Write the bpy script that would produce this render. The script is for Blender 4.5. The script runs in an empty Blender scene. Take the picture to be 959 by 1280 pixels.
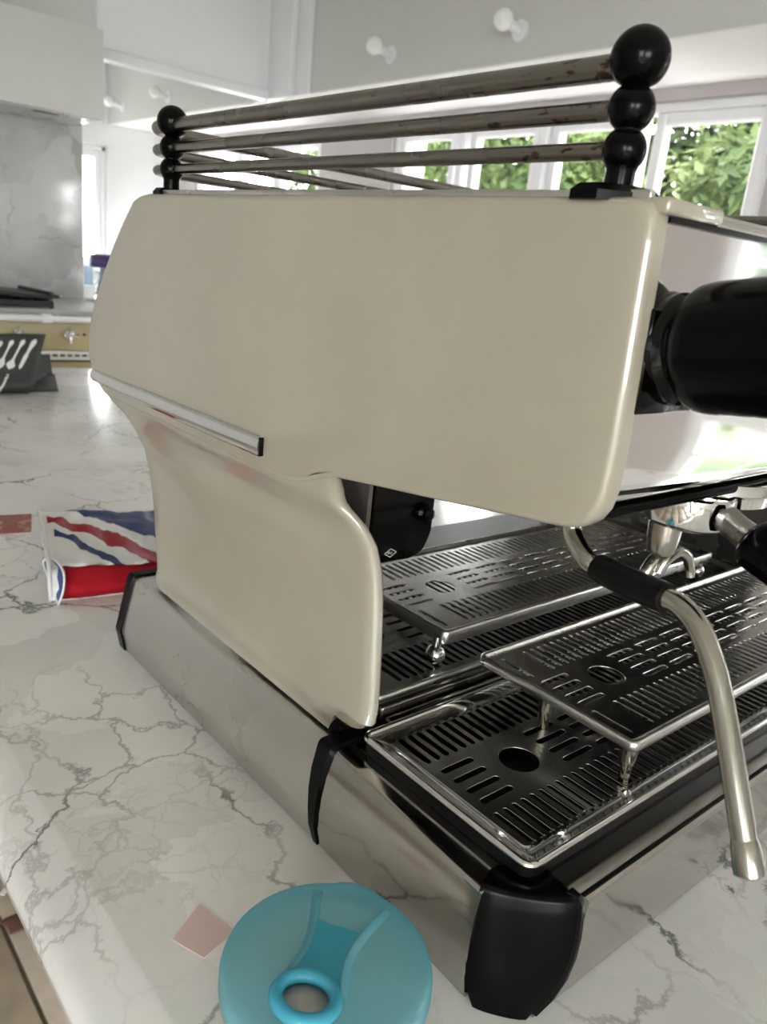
import bpy, bmesh, math, random
from mathutils import Vector, Matrix, noise
random.seed(7)
PI = math.pi
S = bpy.context.scene
COL = S.collection

# ------------------------------------------------------------------ camera
cam_d = bpy.data.cameras.new('camera'); cam = bpy.data.objects.new('camera', cam_d); COL.objects.link(cam)
R = ((0.7632257, -0.6381928, 0.10097768), (-0.11652276, -0.2896661, -0.95000842), (0.63553834, 0.71330464, -0.29544459))
CAM = Vector((-0.33, 0.0, 0.435))
m = Matrix.Identity(4)
for i in range(3):
    m[i][0] = R[0][i]; m[i][1] = -R[1][i]; m[i][2] = -R[2][i]; m[i][3] = CAM[i]
cam.matrix_world = m
cam_d.sensor_fit = 'VERTICAL'; cam_d.sensor_height = 36; cam_d.lens = 990.05 * 36 / 1280
cam_d.clip_start = 0.01; cam_d.clip_end = 200
cam_d.dof.use_dof = True; cam_d.dof.focus_distance = 0.56; cam_d.dof.aperture_fstop = 12
S.camera = cam
# ------------------------------------------------------------------ light and exposure
W = bpy.data.worlds.new('world'); S.world = W; W.use_nodes = True
bg = W.node_tree.nodes['Background']
bg.inputs[0].default_value = (0.985, 0.97, 1.0, 1); bg.inputs[1].default_value = 1.0
sun_d = bpy.data.lights.new('sun', 'SUN'); sun = bpy.data.objects.new('sun', sun_d); COL.objects.link(sun)
sun_d.energy = 0.35; sun_d.angle = 0.05; sun_d.color = (1, 0.95, 0.85)
sun.rotation_euler = Vector((0.45, -0.60, -0.66)).to_track_quat('-Z', 'Y').to_euler()
def portal(name, loc, nrm, sx, sy):
    d = bpy.data.lights.new(name, 'AREA'); d.shape = 'RECTANGLE'; d.size = sx; d.size_y = sy
    d.cycles.is_portal = True
    o = bpy.data.objects.new(name, d); COL.objects.link(o); o.location = loc
    o.rotation_euler = Vector(nrm).to_track_quat('-Z', 'Y').to_euler()
S.view_settings.view_transform = 'Standard'; S.view_settings.look = 'None'
S.view_settings.exposure = 4.78; S.view_settings.gamma = 1
S.cycles.use_denoising = True
S.cycles.caustics_reflective = False; S.cycles.caustics_refractive = False
S.cycles.sample_clamp_indirect = 8; S.cycles.diffuse_bounces = 6; S.cycles.max_bounces = 14
S.cycles.transparent_max_bounces = 16

# ------------------------------------------------------------------ materials
def mat(name):
    M = bpy.data.materials.new(name); M.use_nodes = True
    nt = M.node_tree; return M, nt, nt.nodes['Principled BSDF']
def simple(name, col, rough=0.5, metal=0.0, coat=0.0, bump=0.0, bscale=200, var=0.0, vscale=8, spec=0.5, coat_rough=0.05, **kw):
    M, nt, b = mat(name); L = nt.links.new
    b.inputs['Base Color'].default_value = (*col, 1); b.inputs['Roughness'].default_value = rough
    b.inputs['Metallic'].default_value = metal; b.inputs['Coat Weight'].default_value = coat
    b.inputs['Coat Roughness'].default_value = coat_rough
    b.inputs['Specular IOR Level'].default_value = spec
    tc = nt.nodes.new('ShaderNodeTexCoord')
    if bump:
        n = nt.nodes.new('ShaderNodeTexNoise'); n.inputs['Scale'].default_value = bscale; n.inputs['Detail'].default_value = 3
        L(tc.outputs['Object'], n.inputs['Vector'])
        bp = nt.nodes.new('ShaderNodeBump'); bp.inputs['Strength'].default_value = bump; bp.inputs['Distance'].default_value = 0.001
        L(n.outputs[0], bp.inputs['Height']); L(bp.outputs[0], b.inputs['Normal'])
    if var:
        n = nt.nodes.new('ShaderNodeTexNoise'); n.inputs['Scale'].default_value = vscale; n.inputs['Detail'].default_value = 5
        L(tc.outputs['Object'], n.inputs['Vector'])
        r = nt.nodes.new('ShaderNodeValToRGB')
        r.color_ramp.elements[0].position = 0.35; r.color_ramp.elements[1].position = 0.65
        r.color_ramp.elements[0].color = (*[max(0, c * (1 - var)) for c in col], 1)
        r.color_ramp.elements[1].color = (*[min(1, c * (1 + var * .5)) for c in col], 1)
        L(n.outputs[0], r.inputs[0]); L(r.outputs[0], b.inputs['Base Color'])
    for k, v in kw.items(): b.inputs[k.replace('_', ' ').title().replace('Ior', 'IOR')].default_value = v
    return M
def steel(name, col=(0.66, 0.655, 0.64), rough=0.1, streak=0.0, smud=0.06, axis=1, worn=False):
    M, nt, b = mat(name); L = nt.links.new
    b.inputs['Metallic'].default_value = 1; b.inputs['Base Color'].default_value = (*col, 1)
    tc = nt.nodes.new('ShaderNodeTexCoord')
    n = nt.nodes.new('ShaderNodeTexNoise'); n.inputs['Scale'].default_value = 14; n.inputs['Detail'].default_value = 6
    L(tc.outputs['Object'], n.inputs['Vector'])
    mr = nt.nodes.new('ShaderNodeMapRange'); mr.inputs[1].default_value = 0.35; mr.inputs[2].default_value = 0.7
    mr.inputs[3].default_value = rough; mr.inputs[4].default_value = rough + smud
    L(n.outputs[0], mr.inputs[0]); L(mr.outputs[0], b.inputs['Roughness'])
    if streak:
        mp = nt.nodes.new('ShaderNodeMapping'); sc = [900, 900, 900]; sc[axis] = 6; mp.inputs['Scale'].default_value = sc
        n2 = nt.nodes.new('ShaderNodeTexNoise'); n2.inputs['Scale'].default_value = 1; n2.inputs['Detail'].default_value = 2
        L(tc.outputs['Object'], mp.inputs[0]); L(mp.outputs[0], n2.inputs['Vector'])
        bp = nt.nodes.new('ShaderNodeBump'); bp.inputs['Strength'].default_value = streak; bp.inputs['Distance'].default_value = 0.0004
        L(n2.outputs[0], bp.inputs['Height']); L(bp.outputs[0], b.inputs['Normal'])
    if worn:
        mp = nt.nodes.new('ShaderNodeMapping'); mp.inputs['Scale'].default_value = (60, 22, 60)
        n3 = nt.nodes.new('ShaderNodeTexNoise'); n3.inputs['Scale'].default_value = 3; n3.inputs['Detail'].default_value = 6
        L(tc.outputs['Object'], mp.inputs[0]); L(mp.outputs[0], n3.inputs['Vector'])
        sx = nt.nodes.new('ShaderNodeSeparateXYZ'); L(tc.outputs['Object'], sx.inputs[0])
        my = nt.nodes.new('ShaderNodeMapRange'); my.inputs[1].default_value = 0.27; my.inputs[2].default_value = 0.40
        my.inputs[3].default_value = 0.12; my.inputs[4].default_value = -0.06
        L(sx.outputs[1], my.inputs[0])
        ad = nt.nodes.new('ShaderNodeMath'); ad.operation = 'ADD'; L(n3.outputs[0], ad.inputs[0]); L(my.outputs[0], ad.inputs[1])
        r = nt.nodes.new('ShaderNodeValToRGB'); r.color_ramp.elements[0].position = 0.67; r.color_ramp.elements[1].position = 0.72
        r.color_ramp.elements[0].color = (*col, 1); r.color_ramp.elements[1].color = (0.09, 0.06, 0.05, 1)
        L(ad.outputs[0], r.inputs[0]); L(r.outputs[0], b.inputs['Base Color'])
    return M
def marble(name, base=(0.80, 0.785, 0.765), vein=(0.13, 0.12, 0.125), s=1.0, rough=0.13, amt=1.0, cloud=0.0):
    M, nt, b = mat(name); L = nt.links.new; N = nt.nodes.new
    b.inputs['Roughness'].default_value = rough
    tc = N('ShaderNodeTexCoord')
    dn = N('ShaderNodeTexNoise'); dn.inputs['Scale'].default_value = 5 * s; dn.inputs['Detail'].default_value = 8; dn.inputs['Roughness'].default_value = .62
    L(tc.outputs['Object'], dn.inputs['Vector'])
    sub = N('ShaderNodeVectorMath'); sub.operation = 'MULTIPLY_ADD'; sub.inputs[1].default_value = (.18 / s,) * 3
    L(dn.outputs['Color'], sub.inputs[0]); L(tc.outputs['Object'], sub.inputs[2])
    def layer(scale, wid, mscale, lo, hi, off):
        v = N('ShaderNodeTexVoronoi'); v.feature = 'DISTANCE_TO_EDGE'; v.inputs['Scale'].default_value = scale * s
        L(sub.outputs[0], v.inputs['Vector'])
        r = N('ShaderNodeMapRange'); r.inputs[1].default_value = 0; r.inputs[2].default_value = wid; r.inputs[3].default_value = 1; r.inputs[4].default_value = 0
        r.interpolation_type = 'SMOOTHSTEP'
        L(v.outputs['Distance'], r.inputs[0])
        mp = N('ShaderNodeMapping'); mp.inputs['Location'].default_value = off; L(tc.outputs['Object'], mp.inputs[0])
        mn = N('ShaderNodeTexNoise'); mn.inputs['Scale'].default_value = mscale * s; mn.inputs['Detail'].default_value = 3
        L(mp.outputs[0], mn.inputs['Vector'])
        mk = N('ShaderNodeMapRange'); mk.inputs[1].default_value = lo; mk.inputs[2].default_value = hi; L(mn.outputs[0], mk.inputs[0])
        mu = N('ShaderNodeMath'); mu.operation = 'MULTIPLY'; L(r.outputs[0], mu.inputs[0]); L(mk.outputs[0], mu.inputs[1])
        return mu.outputs[0]
    a1 = layer(4.5, .016, 6, .40, .60, (3, 1, 0)); a2 = layer(13, .040, 4, .46, .64, (0, 5, 2)); a3 = layer(30, .06, 5, .52, .68, (7, 2, 4))
    mx = N('ShaderNodeMath'); mx.operation = 'MAXIMUM'; L(a1, mx.inputs[0])
    m2 = N('ShaderNodeMath'); m2.operation = 'MULTIPLY'; m2.inputs[1].default_value = .55; L(a2, m2.inputs[0]); L(m2.outputs[0], mx.inputs[1])
    m3 = N('ShaderNodeMath'); m3.operation = 'MULTIPLY'; m3.inputs[1].default_value = .22; L(a3, m3.inputs[0])
    mx2 = N('ShaderNodeMath'); mx2.operation = 'MAXIMUM'; L(mx.outputs[0], mx2.inputs[0]); L(m3.outputs[0], mx2.inputs[1])
    am = N('ShaderNodeMath'); am.operation = 'MULTIPLY'; am.inputs[1].default_value = .92 * amt; L(mx2.outputs[0], am.inputs[0])
    # tonal patches from broken cells
    cell = N('ShaderNodeTexVoronoi'); cell.inputs['Scale'].default_value = 9 * s; L(sub.outputs[0], cell.inputs['Vector'])
    cs = N('ShaderNodeSeparateColor'); L(cell.outputs['Color'], cs.inputs[0])
    cn = N('ShaderNodeTexNoise'); cn.inputs['Scale'].default_value = 3.5 * s; cn.inputs['Detail'].default_value = 5; L(tc.outputs['Object'], cn.inputs['Vector'])
    mm = N('ShaderNodeMath'); mm.operation = 'MULTIPLY_ADD'; mm.inputs[1].default_value = .28; L(cs.outputs[0], mm.inputs[0]); L(cn.outputs[0], mm.inputs[2])
    rp = N('ShaderNodeValToRGB'); e = rp.color_ramp.elements
    e[0].position = .38; e[0].color = (*[c * (.80 - cloud) for c in base], 1); e[1].position = .72; e[1].color = (*base, 1)
    L(mm.outputs[0], rp.inputs[0])
    mixc = N('ShaderNodeMix'); mixc.data_type = 'RGBA'; mixc.inputs[7].default_value = (*vein, 1)
    L(am.outputs[0], mixc.inputs[0]); L(rp.outputs[0], mixc.inputs[6]); L(mixc.outputs[2], b.inputs['Base Color'])
    return M

M_cream = simple('cream_paint', (0.345, 0.312, 0.248), rough=0.32, coat=0.9, coat_rough=0.04, coat_ior=1.75, var=0.05, vscale=9)
M_mirror = steel('polished_steel', (0.50, 0.485, 0.46), 0.09, smud=0.07)
M_front = steel('front_steel', (0.78, 0.77, 0.76), 0.035, smud=0.05)
M_skirt = steel('satin_steel', (0.64, 0.625, 0.60), 0.26, streak=0.05, smud=0.10)
M_grille = steel('grille_steel', (0.50, 0.49, 0.475), 0.16, smud=0.12)
M_tube = steel('worn_tube_steel', (0.27, 0.255, 0.235), 0.20, smud=0.15, worn=True)
M_pipe = steel('pipe_steel', (0.44, 0.42, 0.38), 0.13, smud=0.1)
M_chrome = steel('chrome', (0.78, 0.78, 0.77), 0.05, smud=0.04)
M_darksteel = steel('dark_steel', (0.30, 0.28, 0.26), 0.22, smud=0.1)
M_black = simple('black_plastic', (0.0012, 0.0012, 0.0014), rough=0.2, spec=0.12)
M_gloss = simple('gloss_black', (0.001, 0.001, 0.0012), rough=0.1, spec=.2)
M_cap = simple('cap_black', (0.0012, 0.0012, 0.0012), rough=0.26, spec=.12)
M_rubber = simple('black_rubber', (0.002, 0.002, 0.002), rough=0.4, spec=.15)
M_inner = simple('inner_brown', (0.085, 0.068, 0.060), rough=0.35)
M_deep = simple('tray_dark', (0.003, 0.003, 0.003), rough=0.35, spec=.2)
M_marble = marble('worktop_marble')
M_splash = marble('splash_marble', base=(0.61, 0.61, 0.60), vein=(0.30, 0.28, 0.28), s=.55, rough=.12, amt=.75, cloud=.28)
M_wall = simple('wall_paint', (0.82, 0.825, 0.83), rough=0.8)
M_taupe = simple('taupe_wall_paint', (0.50, 0.465, 0.46), rough=0.8)
M_bounce = simple('bounce_paving', (0.55, 0.52, 0.48), rough=0.8, var=.1, vscale=5)
M_ceil = simple('ceiling_paint', (0.80, 0.80, 0.79), rough=0.8)
M_upper = simple('upper_wall_paint', (0.64, 0.64, 0.625), rough=0.7)
M_white = simple('white_gloss_paint', (0.84, 0.84, 0.87), rough=0.35)
M_soffit = simple('soffit_paint', (0.88, 0.88, 0.90), rough=0.7)
M_unit = simple('white_unit', (0.66, 0.66, 0.645), rough=0.3)
M_hob = simple('hob_grey', (0.36, 0.36, 0.355), rough=0.35)
M_olive = simple('olive_enamel', (0.50, 0.44, 0.26), rough=0.3, var=.08)
M_iron = simple('cast_iron', (0.02, 0.02, 0.022), rough=0.5)
M_tile = simple('floor_tile_stone', (0.50, 0.43, 0.35), rough=0.45, var=.18, vscale=14)
M_grout = simple('grout', (0.32, 0.28, 0.23), rough=0.9)
M_cloth = simple('charcoal_cloth', (0.035, 0.036, 0.036), rough=0.45, bump=.3, bscale=300)
M_print = simple('white_print', (0.72, 0.72, 0.70), rough=0.5)
M_lime = simple('lime_print', (0.45, 0.55, 0.06), rough=0.5)
M_pink = simple('pink_paper', (0.74, 0.55, 0.52), rough=0.7)
M_globe = simple('opal_glass', (0.9, 0.9, 0.9), rough=0.15)
M_purple = simple('purple_plastic', (0.05, 0.035, 0.12), rough=0.3)
M_grey = simple('grey_plastic', (0.18, 0.2, 0.24), rough=0.35)
M_chip = simple('white_chip', (0.8, 0.8, 0.78), rough=0.5)
M_brown = simple('brown_spot', (0.13, 0.06, 0.04), rough=0.6)
M_lawn = simple('lawn', (0.05, 0.08, 0.025), rough=0.9, var=.3, vscale=3)
M_bark = simple('bark', (0.09, 0.07, 0.05), rough=0.9)
M_wood = simple('cabinet_paint', (0.62, 0.58, 0.50), rough=0.5)
def leafmat(name, c1, c2):
    M, nt, b = mat(name); L = nt.links.new
    oi = nt.nodes.new('ShaderNodeTexCoord'); n = nt.nodes.new('ShaderNodeTexNoise'); n.inputs['Scale'].default_value = 2.2; n.inputs['Detail'].default_value = 4
    L(oi.outputs['Object'], n.inputs['Vector']); r = nt.nodes.new('ShaderNodeValToRGB')
    r.color_ramp.elements[0].position = .38; r.color_ramp.elements[1].position = .62
    r.color_ramp.elements[0].color = (*c1, 1); r.color_ramp.elements[1].color = (*c2, 1)
    L(n.outputs[0], r.inputs[0]); L(r.outputs[0], b.inputs['Base Color']); b.inputs['Roughness'].default_value = .6; b.inputs['Specular IOR Level'].default_value = .08
    t = nt.nodes.new('ShaderNodeBsdfTranslucent'); L(r.outputs[0], t.inputs[0])
    mx = nt.nodes.new('ShaderNodeMixShader'); mx.inputs[0].default_value = .35
    L(b.outputs[0], mx.inputs[1]); L(t.outputs[0], mx.inputs[2]); L(mx.outputs[0], nt.nodes['Material Output'].inputs[0])
    return M
M_leaf = [leafmat('leaf_green', (.024, .042, .013), (.062, .084, .026)), leafmat('leaf_pale', (.026, .042, .014), (.072, .092, .036)), leafmat('leaf_hedge', (.012, .022, .007), (.036, .050, .017))]
def glassmat(name, tint=(1, 1, 1), f=.08):
    M, nt, b = mat(name); L = nt.links.new; nt.nodes.remove(b)
    t = nt.nodes.new('ShaderNodeBsdfTransparent'); t.inputs[0].default_value = (*tint, 1)
    g = nt.nodes.new('ShaderNodeBsdfGlossy'); g.inputs['Roughness'].default_value = .02
    fr = nt.nodes.new('ShaderNodeFresnel'); geo = nt.nodes.new('ShaderNodeNewGeometry'); ior = nt.nodes.new('ShaderNodeMapRange')
    ior.inputs[3].default_value = 1.3; ior.inputs[4].default_value = 1 / 1.3   # same reflectance from either face of the pane
    L(geo.outputs['Backfacing'], ior.inputs[0]); L(ior.outputs[0], fr.inputs[0])
    mx = nt.nodes.new('ShaderNodeMixShader'); L(fr.outputs[0], mx.inputs[0]); L(t.outputs[0], mx.inputs[1]); L(g.outputs[0], mx.inputs[2])
    L(mx.outputs[0], nt.nodes['Material Output'].inputs[0]); return M
M_glass = glassmat('window_glass', (.97, .99, .98))
def translucent(name, col, alpha, rough=.25):
    M, nt, b = mat(name); L = nt.links.new
    b.inputs['Base Color'].default_value = (*col, 1); b.inputs['Roughness'].default_value = rough
    t = nt.nodes.new('ShaderNodeBsdfTranslucent'); t.inputs[0].default_value = (*col, 1)
    tr = nt.nodes.new('ShaderNodeBsdfTransparent'); tr.inputs[0].default_value = (*[.4 + .6 * c for c in col], 1)
    m1 = nt.nodes.new('ShaderNodeMixShader'); m1.inputs[0].default_value = .35; L(b.outputs[0], m1.inputs[1]); L(t.outputs[0], m1.inputs[2])
    m2 = nt.nodes.new('ShaderNodeMixShader'); m2.inputs[0].default_value = alpha; L(tr.outputs[0], m2.inputs[1]); L(m1.outputs[0], m2.inputs[2])
    L(m2.outputs[0], nt.nodes['Material Output'].inputs[0]); return M
M_lid = translucent('cyan_lid_plastic', (.24, .62, .73), .60, .22)
M_ring = translucent('cyan_spout_plastic', (.09, .50, .66), .92, .2)
M_tub = translucent('milky_tub_plastic', (.75, .74, .70), .55, .3)
M_jug = translucent('pale_jug_glass', (.65, .76, .84), .5, .1)

# ------------------------------------------------------------------ mesh helpers
def link(name, mesh, parent=None):
    o = bpy.data.objects.new(name, mesh); COL.objects.link(o)
    if parent: o.parent = parent
    return o
def obj(name, bm, M, parent=None, smooth=False, ang=None):
    bmesh.ops.recalc_face_normals(bm, faces=bm.faces[:])
    if smooth:
        for f in bm.faces: f.smooth = True
        if ang is not None:
            for e in bm.edges:
                if len(e.link_faces) == 2 and e.calc_face_angle(0) > ang: e.smooth = False
    me = bpy.data.meshes.new(name); bm.to_mesh(me); bm.free(); me.materials.append(M)
    return link(name, me, parent)
def empty(name, label, cat, loc=(0, 0, 0), group=None):
    o = bpy.data.objects.new(name, None); COL.objects.link(o); o.location = loc; o.empty_display_size = .02
    o['label'] = label; o['category'] = cat
    if group: o['group'] = group
    return o
def tag(o, label, cat, group=None):
    o['label'] = label; o['category'] = cat
    if group: o['group'] = group
    return o
def struct(o): o['kind'] = 'structure'; return o
def box(bm, a, b, bev=0.0, seg=2):
    r = bmesh.ops.create_cube(bm, size=1)
    vs = r['verts']; c = [(a[i] + b[i]) / 2 for i in range(3)]; d = [b[i] - a[i] for i in range(3)]
    for v in vs: v.co = Vector((c[i] + v.co[i] * d[i] for i in range(3)))
    if bev:
        es = list({e for v in vs for e in v.link_edges})
        bmesh.ops.bevel(bm, geom=es, offset=bev, segments=seg, profile=.5, affect='EDGES')
def B(name, a, b, M, parent=None, bev=0.0, seg=2):
    bm = bmesh.new(); box(bm, a, b, bev, seg); return obj(name, bm, M, parent, smooth=bev > 0, ang=.9 if bev else None)
def frame_of(d):
    d = Vector(d).normalized(); u = d.orthogonal().normalized(); return d, u, d.cross(u)
def lathe(bm, prof, o=(0, 0, 0), d=(0, 0, 1), n=32, cap=True):
    d, u, v = frame_of(d); o = Vector(o); rings = []
    for r, h in prof:
        if r < 1e-6: rings.append([bm.verts.new(o + d * h)])
        else: rings.append([bm.verts.new(o + d * h + (u * math.cos(2 * PI * k / n) + v * math.sin(2 * PI * k / n)) * r) for k in range(n)])
    for A, Bq in zip(rings, rings[1:]):
        for k in range(n):
            k2 = (k + 1) % n
            if len(A) == 1 and len(Bq) == 1: continue
            if len(A) == 1: bm.faces.new((A[0], Bq[k], Bq[k2]))
            elif len(Bq) == 1: bm.faces.new((A[k], Bq[0], A[k2]))
            else: bm.faces.new((A[k], Bq[k], Bq[k2], A[k2]))
    if cap:
        for r in (rings[0], rings[-1]):
            if len(r) > 1: bm.faces.new(r)
def catmull(pts, n):
    out = []; P = [Vector(p) for p in pts]; P = [2 * P[0] - P[1]] + P + [2 * P[-1] - P[-2]]
    for i in range(1, len(P) - 2):
        a, b, c, d = P[i - 1:i + 3]
        for k in range(n):
            t = k / n
            out.append(.5 * ((2 * b) + (c - a) * t + (2 * a - 5 * b + 4 * c - d) * t * t + (3 * b - a - 3 * c + d) * t ** 3))
    out.append(P[-2]); return out
def tube(bm, pts, rad, n=16, closed=False, sub=1):
    """Sweep a round section; rad is a number or one per point; sub > 1 smooths the path."""
    if not hasattr(rad, '__len__'): rad = [rad] * len(pts)
    if sub > 1:
        q = catmull([tuple(p) + (r,) for p, r in zip([tuple(p) for p in pts], rad)], sub)
        pts = [Vector(p[:3]) for p in q]; rad = [p[3] for p in q]
    pts = [Vector(p) for p in pts]; N = len(pts); rings = []; up = None
    for i, p in enumerate(pts):
        if closed: t = pts[(i + 1) % N] - pts[i - 1]
        else: t = pts[min(i + 1, N - 1)] - pts[max(i - 1, 0)]
        t.normalize()
        up = t.orthogonal().normalized() if up is None else (up - t * up.dot(t)).normalized()
        w = t.cross(up)
        rings.append([bm.verts.new(p + (up * math.cos(2 * PI * k / n) + w * math.sin(2 * PI * k / n)) * rad[i]) for k in range(n)])
    for i in range(N if closed else N - 1):
        A, Bq = rings[i], rings[(i + 1) % N]
        for k in range(n): bm.faces.new((A[k], A[(k + 1) % n], Bq[(k + 1) % n], Bq[k]))
    if not closed: bm.faces.new(rings[0][::-1]); bm.faces.new(rings[-1])
def loft(bm, rows, close_u=False, caps=False):
    """Rows of equal length joined into a surface."""
    V = [[bm.verts.new(p) for p in r] for r in rows]
    for A, Bq in zip(V, V[1:]):
        for k in range(len(A) if close_u else len(A) - 1):
            k2 = (k + 1) % len(A); bm.faces.new((A[k], A[k2], Bq[k2], Bq[k]))
    if caps: bm.faces.new(V[0][::-1]); bm.faces.new(V[-1])
    return V
def offset_poly(P, d):
    """Move a counter-clockwise outline inwards by d."""
    n = len(P); out = []
    for i in range(n):
        a, b, c = Vector(P[i - 1]), Vector(P[i]), Vector(P[(i + 1) % n])
        n1 = Vector((-(b - a).y, (b - a).x)).normalized(); n2 = Vector((-(c - b).y, (c - b).x)).normalized()
        k = n1 + n2; k = k / max(.35, k.length_squared / 2) / 1.0 if k.length > 1e-6 else n1
        out.append(b + k * d)
    return out
def area2(P): return sum(P[i - 1][0] * P[i][1] - P[i][0] * P[i - 1][1] for i in range(len(P))) / 2
def rrect(x0, y0, x1, y1, r, n=5):
    out = []
    for cx, cy, a in ((x1 - r, y0 + r, -PI / 2), (x1 - r, y1 - r, 0), (x0 + r, y1 - r, PI / 2), (x0 + r, y0 + r, PI)):
        for k in range(n + 1):
            t = a + PI / 2 * k / n; out.append((cx + r * math.cos(t), cy + r * math.sin(t)))
    return out
def plate(name, outlines, thick, M, parent, loc, bev=.0004):
    """A flat plate with holes: the first outline is the edge, the others are cut through it."""
    c = bpy.data.curves.new(name, 'CURVE'); c.dimensions = '2D'; c.fill_mode = 'BOTH'; c.extrude = thick / 2 - bev; c.bevel_depth = bev; c.bevel_resolution = 1
    for o in outlines:
        s = c.splines.new('POLY'); s.points.add(len(o) - 1); s.use_cyclic_u = True
        for p, q in zip(s.points, o): p.co = (q[0], q[1], 0, 1)
    t = bpy.data.objects.new('outline', c); COL.objects.link(t)
    dg = bpy.context.evaluated_depsgraph_get(); dg.update()
    me = bpy.data.meshes.new_from_object(t.evaluated_get(dg)); me.name = name
    bpy.data.objects.remove(t); bpy.data.curves.remove(c)
    me.materials.clear(); me.materials.append(M)
    o = link(name, me, parent); o.location = loc; return o
def rows_at(z, prof, dz=0): return [Vector((x, y, z + dz)) for x, y in prof]

# ================================================================== THE ESPRESSO MACHINE
WID = 0.74
mach = empty('espresso_machine', 'cream and polished steel espresso machine standing on the marble worktop', 'coffee machine', (0, 0, 0))
# ---- upper side panel: outline in the (y, z) plane
rear = catmull([(.7744, .4701), (.8026, .4463), (.8330, .4160), (.8660, .3774), (.8850, .3460), (.8928, .3190), (.8861, .2979), (.8720, .2850)], 5)
hull = [(.2113, .4560), (.2122, .4690), (.2160, .4745), (.2230, .4765), (.2300, .4766), (.7420, .4763), (.7600, .4745)] + [tuple(p) for p in rear] + \
       [(.862, .2775), (.850, .2722), (.835, .2702), (.70, .2700), (.56, .2695), (.50, .2700), (.478, .2722), (.460, .2770), (.446, .2838), (.4300, .2890), (.3723, .2964), (.3137, .3039), (.2644, .3105),
        (.2420, .3134), (.2300, .3152), (.2215, .3185), (.2155, .3235), (.2115, .3305), (.2095, .3400), (.2090, .3592), (.2097, .3975), (.2110, .4425)]
if area2(hull) < 0: hull = hull[::-1]
def side_panel(name, x0, sgn):
    bm = bmesh.new(); rows = []
    for dx, off in ((.012, 0), (.0055, 0), (.0030, .0004), (.0013, .0014), (.0003, .0030), (0, .0045)):
        rows.append([Vector((x0 + sgn * dx, p[0], p[1])) for p in offset_poly(hull, off)])
    V = loft(bm, rows, close_u=True); ff = [bm.faces.new(V[-1]), bm.faces.new(V[0][::-1])]
    bmesh.ops.triangulate(bm, faces=ff, ngon_method='EAR_CLIP')
    return obj(name, bm, M_cream, mach, smooth=True, ang=1.0)
sp = side_panel('side_panel', 0, 1); side_panel('side_panel', WID, -1)
# ---- pillar under it, hollowed inwards
def interp(t, T):
    for (a, *A), (b, *Bq) in zip(T, T[1:]):
        if a <= t <= b: k = (t - a) / (b - a); return [p + (q - p) * k for p, q in zip(A, Bq)]
    return T[0][1:] if t < T[0][0] else T[-1][1:]
PX = [(.076, .008), (.088, .009), (.092, .0105), (.10, .017), (.115, .0205), (.13, .022), (.17, .025), (.20, .026), (.22, .025), (.24, .0205), (.255, .0125), (.263, .0065), (.269, .0022), (.273, .0020), (.285, .0050), (.291, .0060)]
PR = [(.086, .7223), (.0925, .741), (.0991, .748), (.123, .7624), (.1475, .7707), (.172, .7795), (.1962, .7902), (.2199, .8033), (.238, .8184), (.2554, .8304), (.2694, .842), (.276, .8500), (.285, .8640), (.291, .8700)]
PF = [(.086, .3790), (.1067, .3768), (.1387, .3818), (.1627, .3859), (.1865, .39), (.2104, .3937), (.2284, .3966), (.2426, .3992), (.2530, .4025), (.2600, .4065), (.2670, .4120), (.2740, .4190), (.2800, .4230), (.285, .4290), (.291, .4330)]
def pillar(name, x0, sgn):
    bm = bmesh.new(); rows = []
    zs = [.0885, .0895, .091, .093, .096, .10, .105, .112, .12, .13, .145, .16, .18, .20, .21, .22, .23, .24, .248, .255, .262, .267, .271, .275, .279, .284, .290]
    for z in zs:
        x = interp(z, PX)[0]; yr = interp(z, PR)[0]; yf = interp(z, PF)[0] + .0075
        zf = max(z, .104) if z < .104 else z
        L = [(yr - .001, .030), (yr, .010), (yr - .0008, .005), (yr - .003, .0015), (yr - .008, 0), (yr - .03, 0), (yr - .1, 0), ((yr + yf) / 2, 0), (yf + .1, 0), (yf + .032, 0),
             (yf + .026, 0), (yf + .013, 0), (yf + .006, .001), (yf + .002, .0035), (yf, .0072), (yf + .0015, .0105), (yf + .010, .0135), (yf + .05, .016)]
        rows.append([Vector((x0 + sgn * (x + dx), y, zf if k > 9 else z)) for k, (y, dx) in enumerate(L)])
    loft(bm, rows)
    bmesh.ops.remove_doubles(bm, verts=bm.verts[:], dist=1e-5)
    return obj(name, bm, M_cream, mach, smooth=True, ang=1.2)
pil = pillar('pillar_panel', 0, 1); pillar('pillar_panel', WID, -1)
# rolled foot of the pillar
# chrome strip on the crease
bm = bmesh.new(); rows = []
for y, z0, z1 in ((.872, .2815, .2942), (.80, .2803, .2948), (.70, .2803, .2958), (.60, .2806, .2970), (.5212, .2812, .2985)):
    zc = (z0 + z1) / 2; h = (z1 - z0) / 2
    rows.append([Vector((x, y, zc + k * h)) for x, k in ((.001, 1), (-.0018, 1), (-.0036, .75), (-.0046, .3), (-.0048, 0), (-.0046, -.3), (-.0036, -.75), (-.0018, -1), (.001, -1))])
loft(bm, rows, close_u=True, caps=True)
strip = obj('trim_strip', bm, M_chrome, sp, smooth=True, ang=.8)
B('strip_end', (-.0040, .5196, .2825), (.001, .5212, .2975), M_black, strip)
# ---- body shell between the side panels: top, back and belly
bm = bmesh.new()
back = [(.2150, .4700), (.7600, .4700)] + [(p[0] - .006, p[1]) for p in rear] + [(.77, .290), (.62, .3215), (.43, .3225), (.235, .3225)]
loft(bm, [[Vector((.012, y, z)) for y, z in back], [Vector((WID - .012, y, z)) for y, z in back]])
obj('body_shell', bm, M_darksteel, mach)
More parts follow.
